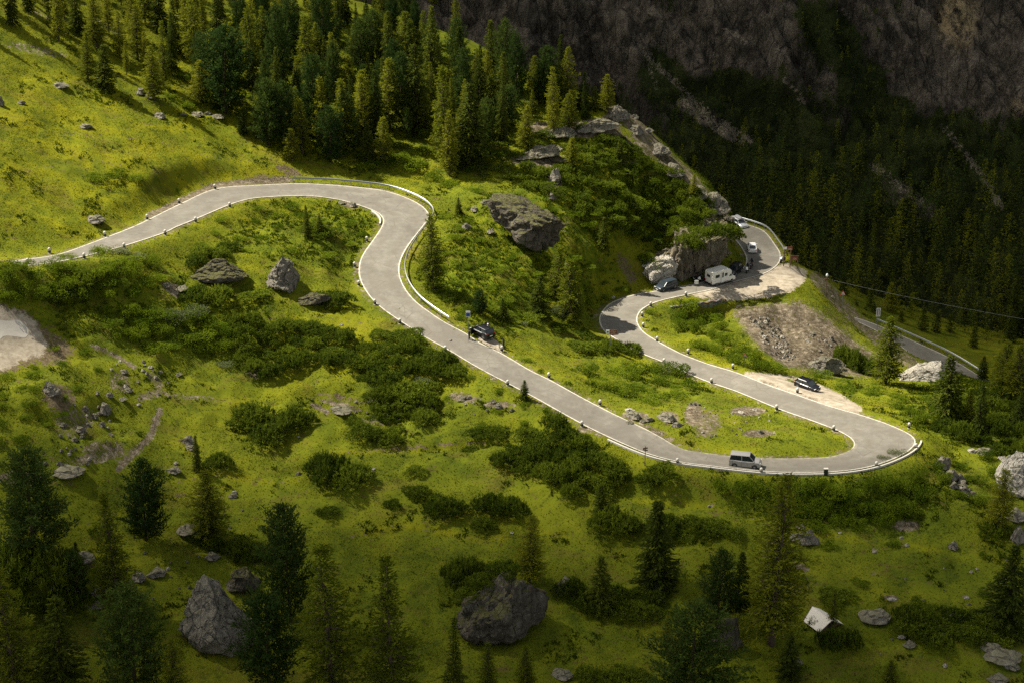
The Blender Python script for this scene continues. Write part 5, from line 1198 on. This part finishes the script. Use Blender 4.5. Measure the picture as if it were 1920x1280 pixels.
# people
def person(name_label, loc, yaw, pose='stand', top=M_CLOTH_D, legs=M_CLOTH_D, cap=None, group='people by the road'):
    sk = {'pelvis': (0, 0, .94, .135), 'waist': (0, 0, 1.08, .125), 'chest': (0, 0, 1.32, .155), 'neck': (0, 0, 1.47, .058), 'chin': (.02, 0, 1.55, .07), 'head': (.01, 0, 1.64, .098), 'crown': (0, 0, 1.70, .085)}
    par = [('pelvis', 'waist'), ('waist', 'chest'), ('chest', 'neck'), ('neck', 'chin'), ('chin', 'head'), ('head', 'crown')]
    for s, t in ((1, 'l'), (-1, 'r')):
        if pose == 'stand':
            j = {'sh': (0, s * .19, 1.40, .062), 'el': (.04 * s + .03, s * .25, 1.12, .046), 'wr': (.16 if s > 0 else .05, s * .24, .88 + .06 * s, .032), 'pa': (.20 if s > 0 else .07, s * .24, .82 + .06 * s, .036),
                 'hip': (0, s * .10, .88, .098), 'kn': (.03 + .02 * s, s * .115, .48, .066), 'an': (-.02, s * .125, .09, .044), 'to': (.16, s * .14, .035, .036)}
        else:   # riding: seated, arms reaching forward to the bars, feet on pegs
            j = {'sh': (.10, s * .20, 1.36, .066), 'el': (.30, s * .30, 1.16, .05), 'wr': (.50, s * .31, 1.05, .036), 'pa': (.56, s * .30, 1.04, .04),
                 'hip': (0, s * .12, .84, .105), 'kn': (.36, s * .22, .70, .072), 'an': (.06, s * .22, .34, .05), 'to': (.22, s * .22, .29, .042)}
        for k, q in j.items(): sk[k + t] = q
        par += [('chest', 'sh' + t), ('sh' + t, 'el' + t), ('el' + t, 'wr' + t), ('wr' + t, 'pa' + t), ('pelvis', 'hip' + t), ('hip' + t, 'kn' + t), ('kn' + t, 'an' + t), ('an' + t, 'to' + t)]
        px, py_, pz = sk['pa' + t][:3]
        for q, (dx, dy, ln) in enumerate(((.012, -.030, .075), (.016, -.010, .088), (.010, .010, .082), (.0, .030, .066), (.035, -.045 * s, .05))):
            sk['f%d%s' % (q, t)] = (px + dx + (.03 if pose == 'ride' else 0), py_ + dy * .7, pz - ln * .75, .0095); sk['g%d%s' % (q, t)] = (px + dx * 2.2, py_ + dy * .8, pz - ln * 1.25, .008)
            par += [('pa' + t, 'f%d%s' % (q, t)), ('f%d%s' % (q, t), 'g%d%s' % (q, t))]
    if pose == 'ride':
        for k in ('waist', 'chest', 'neck', 'chin', 'head', 'crown'):
            x, yv, z, r = sk[k]; sk[k] = (x + (z - .94) * .26, yv, z - .06, r)
        sk['pelvis'] = (0, 0, .88, .145)
    keys = list(sk); me = bpy.data.meshes.new('person'); me.from_pydata([sk[k][:3] for k in keys], [(keys.index(a), keys.index(b)) for a, b in par], [])
    tmp = link('person', me); mod = tmp.modifiers.new('skin', 'SKIN'); tmp.modifiers.new('sub', 'SUBSURF').levels = 1
    for i, k in enumerate(keys): me.skin_vertices[0].data[i].radius = (sk[k][3], sk[k][3])
    me.skin_vertices[0].data[0].use_root = True
    bpy.context.view_layer.update()
    dg = bpy.context.evaluated_depsgraph_get(); out = bpy.data.meshes.new_from_object(tmp.evaluated_get(dg)); tmp.modifiers.clear(); bpy.data.objects.remove(tmp)
    out.materials.clear()
    for mt in (M_SKIN, top, legs, M_TRIM): out.materials.append(mt)
    for p in out.polygons:
        z, yv, x = p.center.z, abs(p.center.y), p.center.x
        hand = (pose == 'stand' and yv > .19 and z < .90) or (pose == 'ride' and x > .52 and z < 1.2)
        p.material_index = 0 if (hand or z > 1.49) else (1 if z > .97 or (pose == 'ride' and z > .84) or yv > .20 and z > .9 else (2 if z > .10 else 3)); p.use_smooth = True
    o = link('person', out); o.location = loc; o.rotation_euler = (0, 0, yaw); tag(o, name_label, 'person', group)
    hx = sk['head'][0]; hz_ = sk['head'][2]
    h = MB()
    if cap == 'helmet': h.lathe([(.02, -.16), (.11, -.14), (.145, -.05), (.148, .03), (.12, .11), (.06, .155), (.01, .165)], 14, 0, (hx, 0, hz_)); h.obj('helmet', M_CLOTH_D, o, True); v_ = MB(); v_.box((hx + .125, 0, hz_ - .01), (.06, .19, .09)); v_.obj('visor', M_GLASSD, o)
    else:
        h.lathe([(.112, -.02), (.116, .03), (.10, .085), (.05, .12), (.005, .125)], 12, 0, (hx - .012, 0, hz_)); h.obj('cap' if cap else 'hair', M_CAP if cap else M_HAIR, o, True)
        f = MB(); f.box((hx + .108, 0, hz_ - .025), (.035, .028, .045)); f.obj('nose', M_SKIN, o)
        e = MB()
        for s in (-1, 1): e.box((hx + .092, s * .036, hz_ + .005), (.02, .022, .012))
        e.obj('eyes', M_HAIR, o)
    return o
pz = at_on((880,639)); person('person in dark clothes standing on the road side of the open-door car', pz, R(-20), 'stand', M_CLOTH_D, M_CLOTH_D)
pz = ground(915,628)[0]; person('person in a white top and pale cap standing behind the open-door car', pz, R(200), 'stand', M_CLOTH_W, M_CLOTH_B, 'cap')

def motorbike(label, rear, front, paint=P_BLACK, fairing=None, group='motorcycles at the rock bend'):
    c, yw = heading(rear, front); b = empty('motorcycle', c, yw); tag(b, label, 'motorcycle', group)
    for x in (-.70, .72):
        m = MB(); k = 14
        for j in range(1): m.lathe([(.21, -.06), (.30, -.06), (.32, 0), (.30, .06), (.21, .06)], 16, 0, (0, 0, 0), 'y')
        w = empty('wheel', (x, 0, .32)); w.parent = b; m.obj('tyre', M_TYRE, w, True); m = MB(); m.lathe([(.22, -.03), (.22, .03)], 14, 0, (0, 0, 0), 'y'); m.obj('rim', M_RIM, w)
    m = MB(); m.tube([(-.70, 0, .32), (-.2, 0, .40), (.2, 0, .42), (.35, 0, .85)], .05, 8); m.tube([(.72, .08, .32), (.48, .08, .98)], .028, 6); m.tube([(.72, -.08, .32), (.48, -.08, .98)], .028, 6); m.box((0, 0, .45), (.5, .34, .34)); m.obj('frame', M_TRIM, b)
    m = MB(); m.loft([[(x, -w, z), (x, -w * .8, z + h), (x, w * .8, z + h), (x, w, z)] for x, w, z, h in ((-.05, .12, .72, .12), (.12, .17, .70, .24), (.36, .14, .72, .24), (.46, .08, .78, .12))]); m.obj('fuel_tank', paint, b)
    m = MB(); m.loft([[(x, -w, z), (x, -w, z + .09), (x, w, z + .09), (x, w, z)] for x, w, z in ((-.85, .07, .90), (-.5, .13, .80), (-.05, .13, .72))]); m.obj('seat', M_TRIM, b)
    m = MB(); m.tube([(.42, -.36, 1.04), (.50, -.15, 1.0), (.50, .15, 1.0), (.42, .36, 1.04)], .02, 6); m.obj('handlebar', M_TRIM, b)
    m = MB(); m.loft([[(x, -w, z), (x, -w * .7, z + h), (x, w * .7, z + h), (x, w, z)] for x, w, z, h in ((.46, .22, .62, .48), (.66, .19, .66, .36), (.84, .08, .72, .14))]); m.obj('fairing', fairing or paint, b)
    m = MB(); m.box((.85, 0, .80), (.05, .14, .12)); m.obj('headlight', M_LAMP, b)
    return b, c, yw
for lab, plab, rr, ff, fa in (('black motorcycle with a white nose, ridden down beside the rock face', 'person in black riding the front motorcycle with the white nose', (1404,506), (1398,515), P_WHITE), ('black motorcycle ridden just behind the white-nosed one', 'person in black with helmet riding the rear motorcycle', (1412,497), (1406,507), None)):
    b, c, yw = motorbike(lab, rr, ff, P_BLACK, fa); person(plab, c - np.array([math.cos(yw), math.sin(yw), 0]) * .12, yw, 'ride', M_CLOTH_D, M_CLOTH_D, 'helmet', 'people riding motorcycles')
motorbike('grey motorcycle parked where the guardrail of the forest bend ends', (1472,489), (1463,494), P_SILVER, P_SILVER)
motorbike('dark motorcycle parked behind the white motorhome, nearer the rock', (1322,528), (1310,530.5), P_BLACK, P_WHITE)
motorbike('dark motorcycle parked behind the white motorhome, farther from it', (1313,526.5), (1301,530), P_BLACK, None)

# ------------------------------------------------------------------ roadside things
boll_me = {}
m = MB(); m.lathe([(.20, -.4), (.20, .10)], 12, 0); boll_me['base'] = m.mesh('base', M_CONC, True)
m = MB(); m.lathe([(.206, .12), (.206, .42)], 12, 0); boll_me['band'] = m.mesh('band', M_BAND, True)
m = MB(); m.lathe([(.20, .42), (.20, .66), (.17, .76), (.09, .82), (.01, .83)], 12, 0); boll_me['post'] = m.mesh('post', M_STONEW, True)
def bollard(px, py, label, sc=1.0):
    P = ground(px, py)[0]; e = empty('bollard', P, 0, sc)
    for k in ('base', 'band', 'post'): link(k, boll_me[k], e)
    tag(e, label, 'bollard', 'white bollards with a black band along the road'); return e
ORD = ['first', 'second', 'third', 'fourth', 'fifth', 'sixth', 'seventh', 'eighth', 'ninth', 'tenth', 'eleventh', 'twelfth']
for where, pts in (('on the uphill edge of the upper-left road, %s from the guardrail', [(403,355),(336,382),(276,412),(197,444),(93,475)]),
                   ('on the downhill edge of the upper-left road, %s from the upper bend', [(431,389),(367,417),(310,441),(233,466),(158,485),(52,495)]),
                   ('on the outer edge of the S-bend, %s from the top', [(688,453),(665,501),(673,536),(703,571),(750,607)]),
                   ('on the near edge of the long straight, %s from the top', [(835,658),(952,722),(1091,799)]),
                   ('on the far edge of the straight, %s below the open-door car', [(941,658),(1029,708),(1125,759)]),
                   ('outside the lower hairpin, %s from the crossed signpost', [(1270,869),(1427,887),(1643,875),(1717,841)]),
                   ('on the inner edge of the lower hairpin, %s from its tip', [(1563,807),(1456,768),(1334,718)]),
                   ('on the far edge of the lower leg, %s from the hairpin', [(1704,802),(1495,736),(1374,691),(1290,663)]),
                   ('inside the brown sign bend, %s from the motorhome', [(1286,556),(1220,575),(1204,594),(1206,614),(1232,640)])):
    for i, (px, py) in enumerate(pts): bollard(px, py, 'white bollard ' + where % ORD[i])
P = ground(1245,681)[0]; bollard(1245, 681, 'white bollard beside the willow shrub on the near road edge')
P = ground(940,655)[0] + np.array([.3, .3, 0]); e = empty('marker_post', P); tag(e, 'tall black marker post behind the first bollard below the open-door car', 'marker post')
m = MB(); m.lathe([(.14, -.3), (.15, 1.25), (.10, 1.42), (.10, 1.55), (.02, 1.6)], 10); m.obj('post', M_BAND, e, True)

def guardrail(A, toward, i0, i1, off, label, hgt=.62, step=3, sides=1):
    Q = offset(A.copy(), toward, -off)[i0:i1]
    g = empty('guardrail', Q[0]); tag(g, label, 'guardrail', 'steel guardrails')
    Q = Q - Q[0]; n = len(Q); T = np.gradient(Q, axis=0); T = unit(T); S = np.stack([-T[:, 1], T[:, 0], np.zeros(n)], -1)
    prof = [(-.03, -.15), (.035, -.10), (-.03, 0), (.035, .10), (-.03, .15), (-.045, .15), (-.045, -.15)]
    m = MB(); m.loft([[tuple(Q[k] + S[k] * a * sides + np.array([0, 0, hgt + b])) for a, b in prof] for k in range(n)])
    m.obj('rail', M_STEEL, g)
    for k in range(0, n, step):
        p = MB(); c = Q[k] - S[k] * .08 * sides; p.box((c[0], c[1], hgt / 2 - .2), (.10, .10, hgt + .6), 0, math.atan2(T[k][1], T[k][0])); 
        o = p.obj('post', M_STEEL, g)
        o.location.z = Q[k][2]
    return g
def near_i(Pset, px, py):
    u, v = project(Pset); return int(np.argmin((u - px) ** 2 + (v - py) ** 2))
guardrail(RR, RL, near_i(RR, 551, 344), near_i(RR, 838, 606), .75, 'long steel guardrail curving round the outside of the upper bend', .66, 4, -1)
guardrail(RL, RR, near_i(RL, 1463, 480), len(RL) - 1, .55, 'steel guardrail round the shaded bend below the dark forest', .66, 4, 1)
guardrail(LR, LL, near_i(LR, 1640, 607), len(LR) - 1, .6, 'steel guardrail along the valley side of the lower road', .75, 4, -1)
# low limewashed kerb walls
def kerb(A, toward, i0, i1, label, h=.34, w=.34, off=.55):
    Q = offset(A.copy(), toward, -off)[i0:i1]; Q2 = offset(A.copy(), toward, -off - w)[i0:i1]; m = MB()
    m.loft([[tuple(a + np.array([0, 0, -.5])), tuple(a + np.array([0, 0, h])), tuple(b + np.array([0, 0, h])), tuple(b + np.array([0, 0, -.5]))] for a, b in zip(Q, Q2)])
    o = m.obj('kerb_wall', M_STONEW); return tag(o, label, 'kerb wall', 'low whitewashed kerb walls')
kerb(RL, RR, near_i(RL, 1150, 823), near_i(RL, 1716, 820), 'low whitewashed kerb wall round the outside of the lower hairpin', .20, .20)
kerb(RL, RR, near_i(RL, 701, 398), near_i(RL, 716, 424), 'short whitewashed kerb inside the upper bend', .18, .25, .3)

def post_sign(name, label, cat, base, top_px, boards, pole=.035, pole_mat=M_STEEL, extra=0.0, group=None):
    P = ground(*base)[0]; s = float(pix_per_m(P)); H_ = (base[1] - top_px) / s / .91
    e = empty(name, P); tag(e, label, cat, group); m = MB(); m.tube([(0, 0, -.4), (0, 0, H_)], pole, 8); m.obj('post', pole_mat, e)
    for nm, mat, x, z, w, h, yaw in boards:
        b = MB(); b.box((0, 0, 0), (w, .05, h)); o = b.obj(nm, mat, e); o.location = (x, -.06 - .004, H_ - z); o.rotation_euler = (0, 0, yaw)
        yield_parts.append((o, w, h))
    return e, H_
yield_parts = []
def stripe(board, mat, x, z, w, h, name='lettering'):
    m = MB(); m.box((x, -.03, z), (w, .012, h)); return m.obj(name, mat, board)
e, Hs = post_sign('parking_sign', 'blue and white roadside sign on a pole in front of the open-door car', 'road sign', (878,641), 584, [('sign_board', M_PLATE, 0, .42, .62, .84, 0)], .03)
b = yield_parts[-1][0]; stripe(b, M_BLUE, 0, -.10, .54, .50, 'blue_panel'); stripe(b, M_BLUE, 0, .30, .40, .05)
e, Hs = post_sign('tourist_sign', 'brown and white information sign beside the road at the middle bend', 'road sign', (1144,660), 619, [('white_board', M_PLATE, -.42, .32, .50, .62, 0), ('brown_board', M_BROWN, .36, .36, 1.06, .80, 0)], .05)
stripe(yield_parts[-2][0], plain('green_emblem', (.05, .17, .12), .6), .0, .04, .24, .26, 'emblem')
for z, w in ((.24, .7), (.06, .86), (-.10, .6), (-.26, .8)): stripe(yield_parts[-1][0], plain('faded_lettering', (.50, .36, .27), .7), 0, z, w, .06)
e, Hs = post_sign('small_white_sign', 'small whitish sign on a thin pole in front of the motorhome', 'road sign', (1305,551), 526, [('sign_board', M_PLATE, 0, .35, .62, .66, 0)], .025)
def tri(label, base, top, size, front=True):
    P = ground(*base)[0]; s = float(pix_per_m(P)); H_ = (base[1] - top) / s / .91; e = empty('warning_sign', P); tag(e, label, 'road sign', 'triangular warning signs')
    m = MB(); m.tube([(0, 0, -.3), (0, 0, H_ - .1)], .03, 8); m.obj('post', M_STEEL, e)
    def T(r, y0, y1): return [(0, y0, r), (-.87 * r, y0, -.5 * r), (.87 * r, y0, -.5 * r), (0, y1, r), (-.87 * r, y1, -.5 * r), (.87 * r, y1, -.5 * r)]
    fc = [(0, 1, 2), (5, 4, 3), (0, 3, 4, 1), (1, 4, 5, 2), (2, 5, 3, 0)]
    m = MB(); m.add(T(size, -.07, -.04), fc); o = m.obj('sign_board', M_REDP, e); o.location.z = H_ - size
    m = MB(); m.add(T(size * .68, -.085, -.072), fc); q = m.obj('white_panel', M_PLATE, o)
    m = MB(); m.box((0, -.09, -.05), (.09, .012, size * .6)); m.obj('symbol', M_BAND, q)
tri('red-edged warning triangle standing in the shrubs above the straight', (1396,682), 661, .46)
tri('warning triangle on the shaded lower road beside the crest', (1578,584), 546, .55)
e, Hs = post_sign('route_panel', 'upright white panel sign on the lower road in front of dark trees', 'road sign', (1644,620), 579, [('sign_board', M_PLATE, 0, .80, .75, 1.6, 0)], .05)
b = yield_parts[-1][0]
for x, mt in ((-.16, M_BAND), (.14, M_REDP)): stripe(b, mt, x, 0, .10, 1.05, 'symbol')
stripe(b, M_BAND, 0, .62, .4, .12, 'symbol')
# finger post with crossed boards
P = ground(1209,872)[0]; e = empty('signpost', P); tag(e, 'thin wooden signpost with crossed finger boards on the edge of the meadow', 'signpost')
m = MB(); m.tube([(0, 0, -.4), (0, 0, 2.75)], .05, 8); m.obj('post', M_WOOD, e)
for z, yaw in ((2.50, .2), (2.25, -.35)): m = MB(); m.box((0, 0, 0), (.62, .05, .17)); o = m.obj('finger_board', M_WOOD, e); o.location = (0, -.08, z); o.rotation_euler = (0, 0, yaw)
# brown boards at the forest bend
for lab, base, top, bl in (('wooden frame with brown boards at the end of the forest guardrail', (1475,500), 463, [(-.35, .35, .5, .40, M_PLATE), (.30, .40, .95, .62, M_BROWN), (-.2, 1.25, 1.1, .16, M_WOOD)]), ('low brown board on posts right of the wooden frame', (1489,500), 480, [(0, .45, .95, .80, M_BROWN), (0, .02, 1.15, .10, M_WOOD)])):
    P = ground(*base)[0]; s = float(pix_per_m(P)); H_ = (base[1] - top) / s / .91; e = empty('notice_board', P); tag(e, lab, 'notice board', 'brown notice boards')
    for x in (-.55, .55): m = MB(); m.box((x, 0, H_ / 2 - .2), (.14, .14, H_ + .4)); m.obj('post', M_WOOD, e)
    for x, z, w, h, mt in bl:
        m = MB(); m.box((x, -.12, H_ - z), (w, .05, h)); o = m.obj('board', mt, e)
        if mt is M_BROWN: q = MB(); q.box((x, -.155, H_ - z), (w * .7, .015, .07)); q.box((x, -.155, H_ - z - .2), (w * .8, .015, .07)); q.obj('lettering', plain('pale_lettering', (.5, .34, .25), .7), o)
# utility pole and wire over the valley
P = ground(1548,556)[0]; e = empty('utility_pole', P); tag(e, 'thin utility pole with a pale insulator on the grassy crest', 'utility pole')
hp = (556 - 520) / float(pix_per_m(P)) / .91
m = MB(); m.tube([(0, 0, -.5), (0, 0, hp)], [.10, .07], 8); m.obj('pole', M_WOOD, e); m = MB(); m.lathe([(.08, 0), (.2, .1), (.2, .32), (.1, .5), (.02, .52)], 10, 0, (0, 0, hp)); m.obj('insulator', M_PLATE, e); m = MB(); m.box((0, 0, hp - .45), (.9, .08, .10)); m.obj('cross_arm', M_WOOD, e)
A = P + np.array([0, 0, hp - .4]); B = at_z(2150, 632, -12.0); m = MB(); t_ = np.linspace(0, 1, 30)
m.tube([tuple(A + (B - A) * t + np.array([0, 0, -3.2 * t * (1 - t)])) for t in t_], .018, 5); tag(m.obj('cable', plain('cable_grey', (.20, .20, .19), .6)), 'pale overhead cable running from the crest pole across the valley', 'cable')
# small things at the lower hairpin
P = ground(1548,890)[0]; e = empty('junction_box', P); tag(e, 'small dark green metal box outside the lower hairpin kerb', 'box'); m = MB(); m.box((0, 0, .35), (.50, .32, 1.1)); m.obj('casing', M_GREENB, e); m = MB(); m.box((0, 0, .93), (.56, .38, .07)); m.obj('lid', M_STONEW, e)
# retaining wall below the lay-by
def build_wall_mat():
    t = NT('dry_stone'); co = t.obj(); v = t.voro(t.mapv(co, (1, 1, 1.7)), 2.2, 'Color'); ed = t.voro(t.mapv(co, (1, 1, 1.7)), 2.2, 'Distance', 'DISTANCE_TO_EDGE'); n = t.noise(co, 3, 5, .7)
    c = t.mix(t.rng(n, .35, .65), (.07, .062, .048), (.19, .17, .135)); c = t.mix(.35, c, v, 'OVERLAY'); c = t.mix(t.rng(ed, 0, .07, 1, 0), c, (.025, .022, .018))
    t.principled(c, .95, t.bump(ed, .2), spec=.1); return t.mat
M_DRYSTONE = build_wall_mat()
A, B = ground(1256,576)[0], ground(1360,563)[0]; m = MB(); rings = []; d = unit((B - A)[:2]); nrm = np.array([-d[1], d[0], 0])
for t in np.linspace(0, 1, 22):
    p = A + (B - A) * t; zt = A[2] + (B[2] + .15 - A[2]) * t + .10 + .07 * math.sin(t * 37) + .05 * math.sin(t * 91); q = p.copy()
    rings.append([tuple(np.array([q[0], q[1], zt - 3.2]) - nrm * .75), tuple(np.array([q[0], q[1], zt]) - nrm * .35), tuple(np.array([q[0], q[1], zt]) + nrm * .2), tuple(np.array([q[0], q[1], zt - 3.2]) + nrm * .2)])
m.loft(rings); tag(m.obj('retaining_wall', M_DRYSTONE), 'dark dry stone retaining wall under the edge of the gravel lay-by', 'wall')
# puddle on the gravel patch
pud = [(-40,626),(0,622),(20,619),(40,615),(53,618),(47,624),(28,627),(8,631),(-6,637),(-40,638)]
Pp = np.concatenate([ground(*p) for p in smooth_poly(pud + [pud[0]], 0)]); zc = np.percentile(Pp[:, 2], 35)
t = NT('puddle_water'); t.principled((.40, .365, .31), .16, spec=.5)
bm = bmesh.new(); vs = []
Pp = np.concatenate([at_z(np.array([q[0]]), np.array([q[1]]), zc) for q in smooth_poly(pud + [pud[0]], 0)[:-1:3]])
cc = Pp.mean(0); grid = [Pp * k + cc * (1 - k) for k in (1, .75, .5, .25)]
V = np.concatenate(grid + [cc[None]]); V[:, 2] = hz(V[:, 0], V[:, 1]) + .012; n = len(Pp); Fq = []
for a in range(3):
    for k in range(n): Fq += [(a * n + k, a * n + (k + 1) % n, (a + 1) * n + (k + 1) % n), (a * n + k, (a + 1) * n + (k + 1) % n, (a + 1) * n + k)]
for k in range(n): Fq.append((3 * n + k, 3 * n + (k + 1) % n, 4 * n))
tag(link('puddle_water', mesh_np('puddle_water', V, np.array(Fq), t.mat, smooth=True)), kind='structure')
# small hut with a pale roof
gl, gr_ = ground(1531,1186)[0], ground(1585,1180)[0]
P = (gl + gr_) / 2; gz = float(hz(P[0], P[1])); ax = unit((gr_ - gl)[:2]); yaw = math.atan2(ax[1], ax[0]) + R(20); wd = np.linalg.norm((gr_ - gl)[:2])
hut = empty('hut', (P[0], P[1], gz), yaw); tag(hut, 'small wooden hut with a pale sheet roof sunk in the meadow', 'hut')
eh, rh, dp = .42, 1.0, 3.5; hw = wd / 2
m = MB(); m.loft([[(-hw + .25, y_, -.5), (-hw + .25, y_, eh), (0, y_, eh + rh - .2), (hw - .25, y_, eh), (hw - .25, y_, -.5)] for y_ in (.3, dp - .2)][::-1]); m.obj('wall', M_WOOD, hut)
M_ROOF = plain('pale_roof_sheet', (.66, .62, .54), .6, .0, .3, 0, .18, 1.4)
for s in (-1, 1):
    m = MB(); q = [(s * hw * 1.02, 0, eh - .05), (0, 0, eh + rh), (0, dp, eh + rh), (s * hw * 1.02, dp * .8 if s < 0 else dp, eh - .05)]
    m.add([(x, y_, z) for x, y_, z in q] + [(x, y_, z - .06) for x, y_, z in q], [(0, 1, 2, 3), (7, 6, 5, 4), (0, 4, 5, 1), (1, 5, 6, 2), (2, 6, 7, 3), (3, 7, 4, 0)]); m.obj('roof', M_ROOF, hut)
m = MB(); m.box((.1, .285, .4), (.7, .04, .9)); m.obj('door', plain('dark_boards', (.05, .034, .022), .9), hut)

# ------------------------------------------------------------------ labels for the scattered things: each is told apart by its nearest landmark
LM = [('black car with open doors', 900, 627), ('blue and white sign', 879, 592), ('huge dark-faced boulder', 982, 420), ('pale pointed boulder', 528, 512), ('silver-grey minivan', 1397, 862), ('pale-roofed hut', 1550, 1155),
      ('biggest foreground boulder', 942, 1125), ('tall pointed foreground boulder', 408, 1140), ('long pale tilted boulder', 1724, 700), ('parked black hatchback', 1513, 722), ('white motorhome', 1346, 521), ('puddle on the gravel', 20, 632),
      ('brown information sign', 1143, 625), ('crossed signpost', 1209, 850), ('whitish boulder at the edge', 1910, 890), ('crest utility pole', 1548, 535), ('far end of the guardrail', 551, 340), ('near end of the guardrail', 842, 604),
      ('round boulder on brown earth', 95, 727), ('jagged rock tip', 1161, 212), ('green box by the kerb', 1548, 880), ('squat knobbly boulder', 1509, 1005), ('stone retaining wall', 1310, 572), ('upright white panel sign', 1644, 590),
      ('tip of the lower hairpin', 1715, 825), ('grass-capped boulder', 1541, 688), ('grey rock step', 1010, 290), ('dark slab of rock', 586, 562), ('lowest corner on the left', 0, 1280), ('top left corner', 0, 0), ('middle of the top edge', 960, 0), ('footpath on the left slope', 275, 810), ('small white car', 1411, 470), ('lower right corner', 1920, 1280), ('upper bend kerb', 715, 405)]
ORDN = ['', 'second ', 'third ', 'fourth ', 'fifth ', 'sixth ', 'seventh ', 'eighth ', 'ninth ', 'tenth ', 'eleventh ', 'twelfth '] + ['%dth ' % i for i in range(13, 60)]
cls = {}
for r in REG: cls.setdefault(r[1], []).append(r)
for c_, items in cls.items():
    pos = np.array([(r[3], r[4]) for r in items]); best = {}
    for nm, lx, ly in LM:
        dx, dy = pos[:, 0] - lx, pos[:, 1] - ly
        for side, msk in (('above', dy < -np.abs(dx) * .8), ('below', dy > np.abs(dx) * .8), ('left of', dx < -np.abs(dy) * 1.25), ('right of', dx > np.abs(dy) * 1.25)):
            ids_ = np.where(msk)[0]
            for rank, i in enumerate(ids_[np.argsort(dx[ids_] ** 2 + dy[ids_] ** 2)]):
                cost = rank + .004 * math.hypot(dx[i], dy[i])
                if i not in best or cost < best[i][0]: best[i] = (cost, '%s, %sclosest one %s the %s' % (items[i][2], ORDN[min(rank, 55)], side, nm))
    for i, r in enumerate(items):
        tag(r[0], best[i][1], None, r[5])
